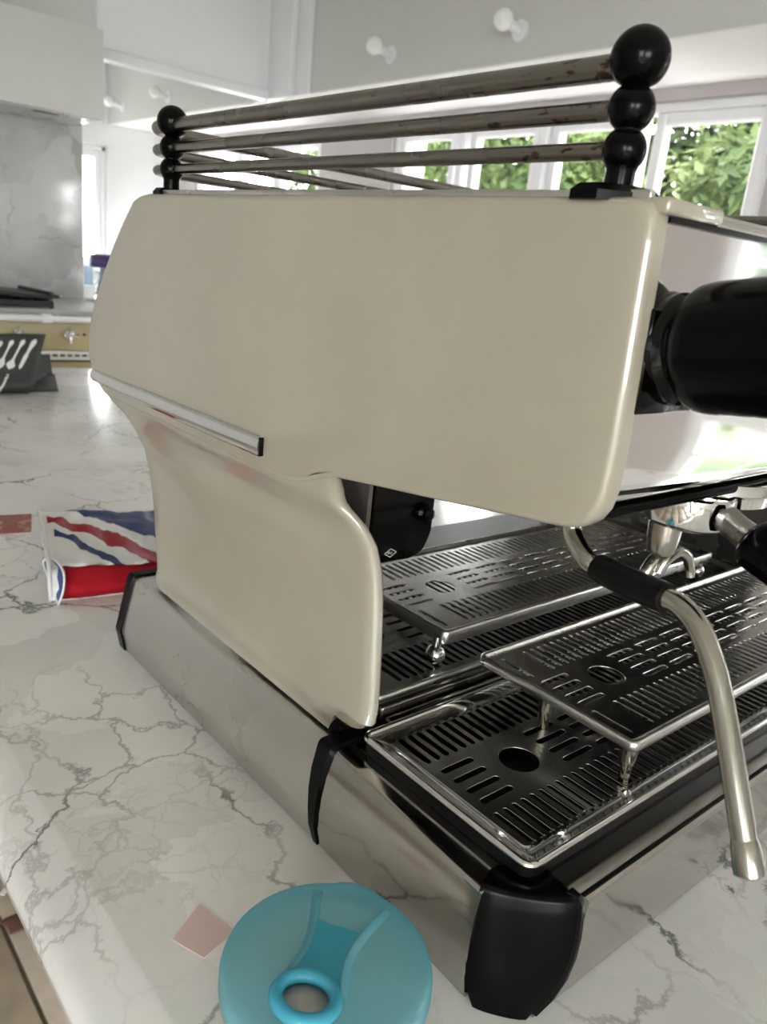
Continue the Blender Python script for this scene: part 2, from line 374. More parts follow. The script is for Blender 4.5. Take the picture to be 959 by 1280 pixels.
# top cup tray with a raised steel lip
t = B('cup_tray', (.016, .222, .4695), (WID - .016, .752, .4745), M_skirt, mach, .001)
bm = bmesh.new()
for a, b in (((.010, .222, .474), (.014, .752, .4805)), ((WID - .014, .222, .474), (WID - .010, .752, .4805)), ((.014, .748, .474), (WID - .014, .752, .4805))): box(bm, a, b, .0008)
obj('tray_lip', bm, M_skirt, t, smooth=True, ang=.9)
# ---- front panel: polished sheet with a rolled lower lip
prof = [(.2130, .4685), (.2130, .440), (.2130, .40), (.2130, .36), (.2130, .342), (.2134, .338)]
prof += [(.2134 + .010 * (1 - math.cos(a)), .338 - .010 * math.sin(a)) for a in [PI / 2 * k / 8 for k in range(1, 9)]] + [(.245, .3265), (.26, .320)]
bm = bmesh.new(); loft(bm, [[Vector((x, y, z)) for y, z in prof] for x in (.010, WID - .010)])
fp = obj('front_panel', bm, M_front, mach, smooth=True, ang=1.2)
B('lower_lip', (.012, .2165, .3215), (WID - .012, .240, .3275), M_black, fp, .002)
tt = B('top_trim', (.050, .2085, .4690), (WID - .012, .2170, .4745), M_chrome, mach, .0015, 3)
B('trim_shadow_gap', (.012, .2105, .4665), (WID - .012, .2128, .4692), M_black, tt)
B('top_corner_trim', (.004, .2078, .4695), (.054, .2215, .4768), M_cream, mach, .0022, 3)
# ---- belly parts seen under the panel
B('belly_plate', (.015, .236, .3160), (WID - .015, .62, .3220), M_darksteel, mach)
B('rear_kerb', (.040, .618, .083), (WID - .040, .624, .118), M_skirt, mach)
B('inner_wall', (.046, .441, .083), (.050, .617, .3155), M_inner, mach)
B('inner_wall', (WID - .050, .402, .083), (WID - .046, .617, .3155), M_darksteel, mach)
# black switch housing with a small white diamond
hb = bmesh.new(); pr = [(.1015, .178), (.152, .178), (.163, .1785), (.171, .183), (.1755, .191), (.1775, .202), (.1790, .3155), (.1015, .3155)]
loft(hb, [[Vector((x, y, z)) for x, z in pr] for y in (.500, .560)], close_u=True, caps=True)
bmesh.ops.bevel(hb, geom=[e for e in hb.edges if abs(e.verts[0].co.y - .5) < 1e-4 and abs(e.verts[1].co.y - .5) < 1e-4], offset=.002, segments=2, affect='EDGES')
sw = obj('switch_housing', hb, M_gloss, mach, smooth=True, ang=.9)
bm = bmesh.new()
def flatpoly(bm, P, y, th=.0003): loft(bm, [[Vector((x, yy, z)) for x, z in P] for yy in (y, y + th)], close_u=True, caps=True)
def strokes(bm, P, w, y, closed=False):
    for a, b in zip(P, P[1:] + (P[:1] if closed else [])):
        a, b = Vector(a), Vector(b); n = Vector((-(b - a).y, (b - a).x)).normalized() * w / 2
        flatpoly(bm, [a + n, b + n, b - n, a - n], y)
strokes(bm, [(.1055, .1865), (.1125, .1905), (.1195, .1865), (.1125, .1825)], .0007, .4996, True)
strokes(bm, [(.1095, .1855), (.1095, .1877), (.1112, .1877), (.1112, .1866), (.1095, .1866)], .0004, .4996)
strokes(bm, [(.1124, .1877), (.1124, .1856), (.1142, .1856), (.1142, .1877)], .0004, .4996)
bmesh.ops.translate(bm, verts=bm.verts[:], vec=(.0165, 0, .0005))
obj('diamond_mark', bm, M_print, sw)
bm = bmesh.new(); lathe(bm, [(.0, 0), (.009, 0), (.009, .004), (.006, .006), (.006, .010), (.0, .011)], (.164, .500, .222), (0, -1, 0), 20)
obj('switch_button', bm, M_gloss, sw, smooth=True, ang=.7)
bm = bmesh.new(); lathe(bm, [(.0, 0), (.006, 0), (.006, .009), (.004, .012), (.0, .012)], (.215, .50, .262), (0, -.3, -1), 16); lathe(bm, [(.0, 0), (.005, 0), (.005, .009), (.0, .010)], (.255, .50, .268), (0, -.3, -1), 16)
box(bm, (.200, .49, .262), (.27, .51, .292))
obj('water_fitting', bm, M_chrome, mach, smooth=True, ang=.7)

# ---- the base: rear skirts, front corner pieces, front plate
sk = [(.040, .0855), (.0070, .0855), (.0045, .0850), (.0025, .0832), (.0012, .0800), (-.0105, .0300), (-.0115, .0260), (-.0115, .0225), (-.0105, .0190), (-.0070, .0012), (-.0060, 0), (.040, 0)]
def extrude_side(name, prof_of, ys, M, x0=0, sgn=1, parent=None):
    bm = bmesh.new(); loft(bm, [[Vector((x0 + sgn * x, y, z)) for x, z in prof_of(y)] for y in ys], close_u=True, caps=True)
    return obj(name, bm, M, parent or mach, smooth=True, ang=.5)
ski = extrude_side('side_skirt', lambda y: sk, (.4005, .768), M_skirt); extrude_side('side_skirt', lambda y: sk, (.4005, .768), M_skirt, WID, -1)
def grown(P, d): return [(x - d if x < .03 else x, z + (d if z > .07 else 0)) for x, z in P]
for x0, s in ((0, 1), (WID, -1)):
    extrude_side('rear_cap', lambda y: grown(sk, .0022 if y < .779 else -.004), (.766, .772, .778, .784), M_black, x0, s)
def fsec(y):
    f = (.413 - y) / .175
    o = -.0005 - .0080 * f; q = -.004 - .004 * f
    b = .0060 * (1 - f)
    return [(.040, .0835), (o + .0042, .0835), (o + .0022, .0828), (o + .0008, .0812), (o, .0790), (o - .0028 - b * .35, .064), (o - .0036 - b * .75, .048), (o - .0033 - b, .032), (o - .0030 - b * 1.05, .018), (o - .0002 - b, .004), (o + .0008 - b * .95, 0), (.040, 0)]
extrude_side('front_side_plate', fsec, (.236, .27, .31, .36, .401), M_mirror); extrude_side('front_side_plate', fsec, (.236, .27, .31, .36, .401), M_mirror, WID, -1)
def band(y): return [(x - (.0016 + .0020 * min(1, z / .07)) if x < .03 else x, z + (.0034 if z > .07 else 0)) for x, z in fsec(.413)]
for x0, s in ((0, 1), (WID, -1)):
    sb = extrude_side('seam_band', band, (.3995, .4135), M_rubber, x0, s)
    for v in sb.data.vertices: v.co.y = .3990 + (v.co.y - .3995) * (.35 + .65 * min(1, v.co.z / .07))
    B('band_end', (min(x0 + s * .030, x0 + s * .054), .386, .0836), (max(x0 + s * .030, x0 + s * .054), .4135, .0870), M_rubber, mach, .001)
# front plate along x
fr = [(.240, .0835), (.2005, .0835), (.1985, .0846), (.1965, .0868), (.1945, .0876), (.1925, .0868), (.1913, .0848), (.1917, .080), (.1926, .068), (.1938, .052), (.1956, .034), (.1975, .018), (.2000, .003), (.201, 0), (.240, 0)]
bm = bmesh.new(); loft(bm, [[Vector((WID / 2 + sg * (WID / 2 - (.0372 - .020 * max(0, (.062 - z) / .062) ** 1.5)), y, z)) for y, z in fr] for sg in (-1, 1)], close_u=True, caps=True)
fpl = obj('front_plate', bm, M_mirror, mach, smooth=True, ang=.6)
# base floor
B('base_floor', (.030, .238, .060), (WID - .030, .765, .0835), M_deep, mach)
# black moulded corner cap between side plate and front plate
def corner_cap(x0, sgn):
    bm = bmesh.new(); rows = []
    for z, ax, ay, cx, cy, b_ in ((.0862, .0000, .2400, .0345, .2050, .000), (.0860, -.0045, .2392, .0345, .1985, .002), (.0848, -.0068, .2388, .0345, .1965, .0035), (.0825, -.0078, .2385, .0345, .1955, .004), (.074, -.0090, .2385, .0343, .1942, .004),
                              (.060, -.0105, .2385, .0335, .1928, .0045), (.045, -.0113, .2380, .0312, .1925, .0045), (.030, -.0120, .2366, .0272, .1938, .0045), (.016, -.0120, .2345, .0210, .1968, .004), (.006, -.0100, .2310, .0155, .2005, .003), (0, -.0088, .2285, .0125, .2025, .002)):
        a = Vector((ax, ay)); c = Vector((cx, cy)); n = Vector((c.y - a.y, -(c.x - a.x))).normalized() * (1 if True else 0)
        row = []
        for k in range(11):
            t = k / 10; p = a.lerp(c, t) + n * b_ * (4 * t * (1 - t)) ** .7
            row.append(Vector((x0 + sgn * p.x, p.y, z)))
        row += [Vector((x0 + sgn * (cx + .004), .2300, z)), Vector((x0 + sgn * (ax + .012), .2440, z))]
        rows.append(row)
    loft(bm, rows, close_u=True, caps=True)
    cc = obj('corner_cap', bm, M_cap, mach, smooth=True, ang=.75)
    bm = bmesh.new(); rows = []
    for z, x, y in ((.0868, .0340, .1985), (.083, .0343, .1950), (.075, .0342, .1938), (.060, .0334, .1922), (.045, .0316, .1916), (.030, .0282, .1924), (.016, .0226, .1950), (.004, .0165, .1995)):
        rows.append([Vector((x0 + sgn * (x + dx), y + dy, z)) for dx, dy in ((0, -.0012), (.0036, -.0010), (.0040, .006), (-.002, .006))])
    loft(bm, rows, close_u=True, caps=True)
    obj('corner_flap', bm, M_rubber, cc, smooth=True, ang=.6)
corner_cap(0, 1); corner_cap(WID, -1)

# ---- slotted grilles
def slot_y(x, y0, y1, w=.0050): return rrect(x - w / 2, y0, x + w / 2, y1, w / 2 * .98, 3)
def slot_x(x0, x1, y, w=.0060): return rrect(x0, y - w / 2, x1, y + w / 2, w / 2 * .98, 3)
def circle(cx, cy, r, n=28): return [(cx + r * math.cos(2 * PI * k / n), cy + r * math.sin(2 * PI * k / n)) for k in range(n)]
def grille_pattern(x0, x1, D, lead=.044, circ=.075, tight=.0094):
    """Rear and front rows of deep slots, a middle band of cross slots and a round finger hole; x0 is the left edge, depth D."""
    H = []
    yb0, yb1 = D * .690, D * .915; yf0, yf1 = D * .085, D * .315; ym = [D * k for k in (.385, .462, .540, .617)]
    x = x0 + lead
    while x < x1 - .012: H.append(slot_y(x, yb0, yb1)); x += tight
    x = x0 + lead
    while x < x1 - .012: H.append(slot_y(x, yf0, yf1)); x += tight
    for y in ym: H.append(slot_x(x0 + circ - .0625, x0 + circ - .0295, y))
    H.append(circle(x0 + circ, D * .5, .0158))
    x = x0 + circ + .0290
    while x < x1 - .045:
        for y in ym: H.append(slot_x(x, x + .0355, y))
        x += .0425
    if lead > .03: H.append(slot_y(x0 + .0165, yb0, yb1)); H.append(slot_y(x0 + .0165, yf0, yf1))
    return H
def rim_tray(parent, x0, x1, y0, y1, z, drop, wall, M, name='rim', r=.012, inner=.0085):
    """A rounded frame: outer skirt, rolled top edge, inner fall."""
    bm = bmesh.new(); rows = []
    for off, dz in ((.0012, -wall), (0, -wall + .0015), (0, -.0026), (.0007, -.0009), (.0019, 0), (.0034, 0), (.0046, -.0009), (.0054, -.0026), (inner, -drop), (inner + .002, -drop)):
        rows.append([Vector((x, y, z + dz)) for x, y in rrect(x0 + off, y0 + off, x1 - off, y1 - off, max(.002, r - off), 6)])
    loft(bm, rows, close_u=True)
    return obj(name, bm, M, parent, smooth=True, ang=.9)
def grille_plate(name, parent, x0, x1, y0, y1, z, ins, th=.0016, **kw):
    D = y1 - y0
    H = [[(x0 + p[0], y0 + p[1]) for p in h] for h in grille_pattern(0, x1 - x0, D, **kw)]
    return plate(name, [rrect(x0 + ins, y0 + ins, x1 - ins, y1 - ins, .004, 4)] + H, th, M_grille, parent, (0, 0, z))
# front drip tray
dt = rim_tray(mach, .0160, WID - .016, .2215, .3900, .0985, .0065, .0045, M_chrome, 'drip_tray', .010, .0185)
B('tray_well', (.0185, .224, .0838), (WID - .0185, .388, .0850), M_deep, dt)
bm = bmesh.new()
loft(bm, [[Vector((x, y, z)) for x, y in rrect(.0182, .2237, WID - .0182, .3878, .009, 6)] for z in (.085, .0955)], close_u=True); obj('tray_body', bm, M_deep, dt)
grille_plate('slotted_grille', dt, .0160, WID - .016, .2215, .3900, .0922, .0180, lead=.0265, circ=.0885)
# ridge between front and rear trays
B('tray_divider', (.052, .392, .0835), (WID - .052, .402, .0940), M_mirror, mach, .002)
B('tray_divider', (.052, .405, .0835), (WID - .052, .4135, .1000), M_darksteel, mach, .002)
dt2 = rim_tray(mach, .0515, WID - .052, .4150, .6160, .1035, .0055, .012, M_skirt, 'rear_tray')
B('tray_well', (.055, .418, .0838), (WID - .055, .613, .0880), M_deep, dt2)
grille_plate('slotted_grille', dt2, .0515, WID - .052, .4150, .6160, .0982, .008)

# ---- rails: three tubes on each side joined round the back, on beaded posts
ZR = ((.537, .0061), (.5178, .00495), (.4998, .0044))
for z, r in ZR:
    pts = [(.0225, .249, z)]
    for cx, cy, a0 in ((.0525, .762, PI), (WID - .0525, .762, PI / 2)):
        for k in range(9):
            a = a0 - PI / 2 * k / 8; pts.append((cx + .030 * math.cos(a), cy + .030 * math.sin(a), z))
    pts.append((WID - .0225, .249, z))
    bm = bmesh.new(); tube(bm, pts, r, 18); obj('cup_rail', bm, M_tube, mach, smooth=True, ang=1)
def post(x, y):
    prof = [(.0001, .4745), (.0070, .4745), (.0074, .478), (.0072, .490)]
    def ball(zc, r, za, zb, n=12):
        for k in range(n + 1):
            z = za + (zb - za) * k / n; q = r * r - (z - zc) ** 2
            prof.append((math.sqrt(max(q, 1e-9)), z))
    ball(.4997, .0107, .4925, .5085); ball(.5182, .0112, .5090, .5275)
    for k in range(1, 17):
        a = -.95 + (PI / 2 + .95) * k / 16; prof.append((max(1e-7, .01395 * math.cos(a)), .5395 + .01395 * math.sin(a)))
    bm = bmesh.new(); lathe(bm, prof, (x, y, 0), (0, 0, 1), 36); return obj('beaded_post', bm, M_black, mach, smooth=True, ang=1.6)
for x in (.0225, WID - .0225):
    for y in (.2495, .7385):
        p = post(x, y)
        bm = bmesh.new(); n = 8; k0 = PI / 8
        rr = (.0285, .0165) if y < .5 else (.016, .014)
        rows = [[Vector((x + rr[0] * s * math.cos(2 * PI * k / n + k0), y + (rr[1] + .004) * s * math.sin(2 * PI * k / n + k0), z)) for k in range(n)] for s, z in ((1, .4747), (1, .4790), (.82, .4825))]
        loft(bm, rows, close_u=True, caps=True); obj('post_foot', bm, M_black, p)
bm = bmesh.new(); lathe(bm, [(0, 0), (.0016, 0), (.0016, .004), (0, .0045)], (.0285, .2405, .4757), (0, 0, 1), 12)
obj('brass_screw', bm, simple('brass', (.7, .5, .25), .25, 1), mach, smooth=True)

# ---- steam knob on the front panel, pointing at the barista and a little up
KD = Vector((-.06, -.98, .155)).normalized(); KO = Vector((.0375, .2130, .4095))
bm = bmesh.new(); lathe(bm, [(.0, .0), (.0265, 0), (.0272, .002), (.0272, .008), (.0250, .0105), (.0235, .012), (.0235, .018)], KO, KD, 40)
kb = obj('steam_valve', bm, M_gloss, mach, smooth=True, ang=.7)
bm = bmesh.new(); lathe(bm, [(.0, .014), (.0235, .014), (.0280, .0165), (.0302, .0205), (.0310, .026), (.0314, .055), (.0320, .095), (.0312, .099), (.0, .101)], KO, KD, 48)
obj('steam_knob', bm, M_black, kb, smooth=True, ang=.9)
B('valve_plate', (.0105, .2085, .3785), (.0630, .2130, .4290), M_gloss, mach, .0015)
# ---- group head hanging under the panel
bm = bmesh.new(); lathe(bm, [(.0, .326), (.046, .326), (.047, .3215), (.0465, .318), (.043, .3165), (.042, .310), (.0, .310)], (.186, .252, 0), (0, 0, 1), 40)
obj('group_head', bm, M_chrome, mach, smooth=True, ang=.6)

# ---- steam wand
wp = [(.0165, .238, .322), (.0162, .2359, .3107), (.0134, .2288, .3044), (.0100, .2186, .2998), (.0104, .2121, .2985), (.0071, .1899, .2984), (.0031, .1689, .3000), (-.0001, .1582, .3000), (-.0029, .1470, .2945), (-.0059, .1356, .2817), (-.0087, .1259, .2658), (-.0141, .1129, .2432), (-.0186, .1014, .2225), (-.0200, .0980, .2160)]
bm = bmesh.new(); tube(bm, wp, .0054, 20, sub=5)
sw_ = obj('steam_wand', bm, M_pipe, mach, smooth=True, ang=1.2)
bm = bmesh.new(); g = [(.0102, .2127, .2985), (.0096, .2080, .2984), (.0071, .1899, .2984), (.0040, .1735, .2996), (.0031, .1689, .3000)]
tube(bm, g, [.0070, .0074, .0077, .0076, .0073], 20, sub=4); obj('rubber_grip', bm, M_rubber, sw_, smooth=True, ang=.9)
bm = bmesh.new(); a, b = Vector(wp[-2]), Vector((-.0213, .0938, .2085)); d = (b - a).normalized()
lathe(bm, [(.0, .004), (.0054, .004), (.0058, .0055), (.0061, .0075), (.0066, .016), (.0064, .0182), (.0040, .0195), (.0, .0195)], a - d * .003, d, 24)
obj('steam_tip', bm, M_pipe, sw_, smooth=True, ang=.7)

# ================================================================== PORTAFILTER
PC = Vector((.153, .246, .300))
pf = empty('portafilter', 'chrome portafilter with a black handle locked under the front of the espresso machine', 'portafilter', PC + Vector((0, 0, .0035)))
def P_(name, bm, M, parent=pf, ang=.7):
    for v in bm.verts: v.co -= PC
    return obj(name, bm, M, parent, smooth=True, ang=ang)
bm = bmesh.new(); lathe(bm, [(.0, .3135), (.0290, .3135), (.0305, .312), (.0305, .295), (.0290, .2925), (.024, .2905), (.020, .289), (.0, .289)], (PC.x, PC.y, 0), (0, 0, 1), 40)
P_('filter_body', bm, M_chrome)
hd = Vector((-.03, -.93, -.36)).normalized(); h0 = PC + Vector((.002, -.026, .001))
bm = bmesh.new(); lathe(bm, [(.0, 0), (.0095, 0), (.0088, .010), (.0092, .018), (.0105, .023), (.0, .023)], h0, hd, 24); P_('handle_neck', bm, M_darksteel)
bm = bmesh.new(); lathe(bm, [(.0, .020), (.0115, .020), (.0152, .023), (.0166, .029), (.0158, .045), (.0130, .075), (.0128, .10), (.0145, .118), (.012, .127), (.0, .130)], h0, hd, 28); P_('handle', bm, M_black)
sc = PC + Vector((-.016, .002, 0))
bm = bmesh.new(); lathe(bm, [(.0, .292), (.0112, .292), (.0106, .282), (.0092, .2725), (.0080, .2705), (.0, .2705)], (sc.x, sc.y, 0), (0, 0, 1), 28); P_('spout_cup', bm, M_pipe)
for path, rr in (([(-.003, -.003, .258), (.001, -.004, .2665), (.011, -.006, .2715), (.021, -.008, .2675), (.027, -.009, .2590), (.0285, -.010, .2520)], [.0040, .0046, .0042, .0038, .0034, .0030]),
                 ([(.006, .000, .2690), (.000, .001, .2660), (-.007, .002, .2600), (-.010, .002, .2530)], [.0048, .0052, .0046, .0036])):
    bm = bmesh.new(); tube(bm, [sc.to_2d().to_3d() + Vector(q) for q in path], rr, 14, sub=5); P_('spout', bm, M_pipe, ang=1.2)

# ================================================================== RAISED CUP STANDS
def stand(name, label, y0, y1, z, legs, foot):
    t = empty(name, label, 'cup stand', (.145, y0, .093), 'slotted cup stands on the trays')
    x0, x1 = .1435, .62
    off = Vector((.145, y0, .093))
    f = rim_tray(t, x0 - off.x, x1 - off.x, 0, y1 - y0, z - off.z, .0045, .0085 if not foot else .013, M_skirt, 'stand_rim', .007)
    grille_plate('slotted_grille', t, x0 - off.x, x1 - off.x, 0, y1 - y0, z - off.z - .0042, .008, lead=.0445, circ=.0765)
    for x, y in legs:
        bm = bmesh.new(); o = Vector((x, y, 0)) - off
        if foot:
            lathe(bm, [(.0, -.0195), (.0042, -.0185), (.0074, -.0160), (.0092, -.0120), (.0095, -.0095), (.0088, -.0060), (.0066, -.0030), (.0042, -.0014), (.0040, .008), (0, .008)], (o.x, o.y, z - off.z - .014), (0, 0, 1), 24)
            obj('ball_foot', bm, M_chrome, t, smooth=True, ang=.9)
        else:
            lathe(bm, [(.0, 0), (.0040, 0), (.0046, .0155), (.0064, .0160), (.0068, .0285), (0, .0285)], (o.x, o.y, .0003), (0, 0, 1), 20)
            obj('leg', bm, M_pipe, t, smooth=True, ang=.7)
    return t
stand('cup_stand', 'slotted steel cup stand on short legs in the front drip tray', .2375, .3935, .1310, [(.1525, .2465), (.1560, .3250), (.61, .2465), (.61, .385)], False)
stand('cup_stand', 'slotted steel cup stand at the back with a chrome ball foot', .4320, .6050, .1330, [(.142, .4400), (.60, .44), (.60, .59), (.16, .59)], True)

# ================================================================== THE WORKTOP
isl = empty('kitchen_island', 'grey white veined marble island worktop under the espresso machine', 'worktop', (.9, .8, -.9))
def Lc(o, root): o.location = -root.location; return o
bm = bmesh.new()
ed = [(-.1625, 0), (-.1648, -.0005), (-.190, -.0085), (-.1985, -.0125), (-.2025, -.0170), (-.2040, -.0230), (-.2040, -.0300), (-.198, -.036), (-.19, -.038)]
pr = [(1.30, -.038), (1.30, 0)] + ed
loft(bm, [[Vector((x, y, z)) for x, z in pr] for y in (-.55, 2.72)], close_u=True, caps=True)
Lc(obj('marble_top', bm, M_marble, isl, smooth=True, ang=.9), isl)
Lc(B('cabinet_body', (.50, -.45, -.9), (1.2, 2.6, -.038), M_wood, isl), isl)

# ================================================================== THINGS ON THE WORKTOP
# --- bag with union flag stripes
def bagmat():
    M, nt, b = mat('flag_bag_plastic'); L = nt.links.new; N = nt.nodes.new
    uv = N('ShaderNodeUVMap'); sp_ = N('ShaderNodeSeparateXYZ'); L(uv.outputs[0], sp_.inputs[0])
    U, Wv = sp_.outputs[0], sp_.outputs[1]
    def lin(k, c):  # w - (c + k u)
        a = N('ShaderNodeMath'); a.operation = 'MULTIPLY_ADD'; a.inputs[1].default_value = -k; L(U, a.inputs[0]); L(Wv, a.inputs[2])
        s = N('ShaderNodeMath'); s.operation = 'SUBTRACT'; s.inputs[1].default_value = c; L(a.outputs[0], s.inputs[0]); return s.outputs[0]
    def gt(x, v=0.0):
        g_ = N('ShaderNodeMath'); g_.operation = 'GREATER_THAN'; g_.inputs[1].default_value = v; L(x, g_.inputs[0]); return g_.outputs[0]
    def inv(x): s = N('ShaderNodeMath'); s.operation = 'SUBTRACT'; s.inputs[0].default_value = 1; L(x, s.inputs[1]); return s.outputs[0]
    def mul(*xs):
        r = xs[0]
        for x in xs[1:]: q = N('ShaderNodeMath'); q.operation = 'MULTIPLY'; L(r, q.inputs[0]); L(x, q.inputs[1]); r = q.outputs[0]
        return r
    top = gt(Wv, 0.0)
    m_in = gt(U, .045); top_end = inv(gt(Wv, 1.0))
    red1 = mul(gt(lin(-.86, .72)), inv(gt(lin(-.83, .91))), m_in, top, top_end)
    blue1 = mul(gt(lin(-.92, 1.165)), top, top_end)
    blue2 = mul(gt(lin(-.90, .48)), inv(gt(lin(-.92, .60))), gt(U, .08), top)
    red2 = mul(inv(top), gt(U, .07), gt(Wv, -1.0))
    col = None
    prev = (.80, .79, .78, 1)
    def layer(prev, msk, c):
        mx = N('ShaderNodeMix'); mx.data_type = 'RGBA'; L(msk, mx.inputs[0]); mx.inputs[7].default_value = c
        if isinstance(prev, tuple): mx.inputs[6].default_value = prev
        else: L(prev, mx.inputs[6])
        return mx.outputs[2]
    RED = (.34, .012, .02, 1); BLUE = (.005, .022, .11, 1)
    c = layer(prev, red1, RED); c = layer(c, blue1, BLUE); c = layer(c, blue2, BLUE); c = layer(c, red2, RED)
    L(c, b.inputs['Base Color']); b.inputs['Roughness'].default_value = .5; b.inputs['Specular IOR Level'].default_value = .03
    return M
M_bag = bagmat()
bg_o = Vector((.06, 1.05, 0))
L0, L1, R0, R1 = Vector((-.036, .925, 0)), Vector((.058, 1.268, 0)), Vector((.105, .900, 0)), Vector((.245, 1.185, 0))
def bag_pt(u, w, side):
    """w: 0 front .. 1 back; side 1 = top sheet, -1 = underside, 0 = front face (w then 0..1 down to up)."""
    f = L0.lerp(R0, u); k = L1.lerp(R1, u)
    ht = .040 * (1 - .25 * u)
    if side == 1:
        p = f.lerp(k, .05 + .95 * w); z = .004 + (ht - .004) * (1 - w) ** 1.3 + .010 * math.sin(PI * w) * (1 - .3 * u)
    elif side == 0:
        p = f.lerp(k, .05 * w ** 2 - .03 * math.sin(PI * w)); z = .0015 + (ht - .0015) * w
    else:
        p = f.lerp(k, w); z = .0012
    cr = noise.noise(Vector((u * 7, w * 6 + side * 3, 1.7))) * .005 + noise.noise(Vector((u * 16, w * 15 + side * 5, 4.2))) * .0022
    if side != -1: z = max(.0012, z + cr * (1 if side == 1 else .3)); p = p + Vector((cr * .6, cr * .8, 0)) * (1 if w not in (0, 1) else .0)
    return Vector((p.x, p.y, z)) - bg_o
bag = empty('carrier_bag', 'folded plastic bag printed with red white and blue flag stripes, behind the espresso machine', 'bag', bg_o)
def bag_mesh(name, sides, M, dz=0):
    bm = bmesh.new(); uvl = bm.loops.layers.uv.new('UVMap'); NU, NW = 40, 30
    for side, sgn in sides:
        nw = NW if side != 0 else 10
        G = [[bm.verts.new(bag_pt(i / NU, j / nw, side) + Vector((0, 0, dz))) for j in range(nw + 1)] for i in range(NU + 1)]
        for i in range(NU):
            for j in range(nw):
                ids = ((i, j), (i + 1, j), (i + 1, j + 1), (i, j + 1)); fc = bm.faces.new([G[a][b_] for a, b_ in ids]); fc.smooth = True
                for lp, (a, b_) in zip(fc.loops, ids):
                    w = b_ / nw
                    lp[uvl].uv = (a / NU, w * .999 + .0005 if side == 1 else (w - 1 - .0001) * .99 if side == 0 else -2)
    me = bpy.data.meshes.new(name); bm.to_mesh(me); bm.free(); me.materials.append(M); return link(name, me, bag)
o = bag_mesh('printed_sheet', ((1, 1), (0, 1), (-1, 1)), M_bag)
md = o.modifiers.new('thickness', 'SOLIDIFY'); md.thickness = .0004; md.offset = -1
M_lining = simple('blue_lining', (.015, .05, .20), .35)
bm = bmesh.new(); G = []
for i in range(0, 9):
    u = .06 + .9 * i / 8; row = [bag_pt(u, w, 0) for w in (.1, .4, .7, .95)] + [bag_pt(u, w, 1) for w in (.1, .3, .5, .7, .9)]
    ctr = sum(row, Vector()) / len(row); G.append([p.lerp(Vector((ctr.x, ctr.y, .004)), .10) - Vector((0, 0, .0012)) for p in row])
loft(bm, G); obj('lining', bm, M_lining, bag, smooth=True)
bm = bmesh.new()   # the pale turned edge of the opening
edge = [bag_pt(0, w, 0) for w in (0, .25, .5, .75, 1)] + [bag_pt(0, w, 1) for w in [k / 12 for k in range(1, 13)]]
tube(bm, edge, .0028, 8); obj('turned_edge', bm, M_print, bag, smooth=True)
# the rolled-open mouth at the near corner, dark blue inside
mp_ = [Vector(p) - bg_o + Vector((-.004, -.004, 0)) for p in ((-.0287, .9106, .004), (-.0258, .9472, .016), (-.0211, .9876, .031), (-.0144, .9682, .039), (-.0189, .9202, .041), (-.0226, .9106, .022))]
bm = bmesh.new(); cc_ = sum(mp_, Vector()) / 6 + Vector((-.0035, -.0035, 0)); vs = [bm.verts.new(p) for p in mp_]; c0 = bm.verts.new(cc_)
for k in range(6): bm.faces.new((vs[k], vs[(k + 1) % 6], c0))
obj('bag_mouth', bm, M_lining, bag, smooth=True)
bm = bmesh.new(); cl_ = catmull(mp_ + mp_[:1], 4)[:-1]; tube(bm, cl_, .0015, 8, closed=True); obj('turned_edge', bm, M_print, bag, smooth=True)
# --- printed leaflet
def leafletmat():
    M, nt, b = mat('leaflet_print'); L = nt.links.new
    tc = nt.nodes.new('ShaderNodeTexCoord'); n = nt.nodes.new('ShaderNodeTexNoise'); n.inputs['Scale'].default_value = 40; n.inputs['Detail'].default_value = 3
    L(tc.outputs['Object'], n.inputs['Vector']); r = nt.nodes.new('ShaderNodeValToRGB'); e = r.color_ramp.elements
    e[0].position = .36; e[0].color = (.10, .14, .04, 1); e[1].position = .66; e[1].color = (.55, .30, .10, 1)
    x = e.new(.46); x.color = (.35, .05, .04, 1); x = e.new(.56); x.color = (.28, .03, .06, 1)
    L(n.outputs[0], r.inputs[0]); L(r.outputs[0], b.inputs['Base Color']); b.inputs['Roughness'].default_value = .25; return M
bm = bmesh.new(); P4 = [(.045, 1.262), (.020, 1.182), (-.16, 1.215), (-.14, 1.305)]
loft(bm, [[Vector((x + .05, y - 1.24, z)) for x, y in P4] for z in (.0003, .0012)], close_u=True, caps=True)
lf = obj('leaflet', bm, leafletmat()); lf.location = (-.05, 1.24, 0)
tag(lf, 'red and green printed leaflet lying flat beside the flag striped bag', 'leaflet')
# --- pink paper
bm = bmesh.new(); A4 = [Vector(p) for p in ((-.109, .396, 0), (-.138, .3785, 0), (-.128, .354, 0), (-.1005, .361, 0))]; G = []
pk = Vector((-.119, .372, 0))
for i in range(7):
    u = i / 6; G.append([(A4[0].lerp(A4[3], u)).lerp(A4[1].lerp(A4[2], u), v / 6) - pk + Vector((0, 0, .0004 + .0008 * (u - .45) ** 2)) for v in range(7)])
loft(bm, G); nt_ = obj('paper_note', bm, M_pink); nt_.location = pk
md = nt_.modifiers.new('thickness', 'SOLIDIFY'); md.thickness = .0004
tag(nt_, 'small square of pale pink paper lying on the worktop', 'paper')
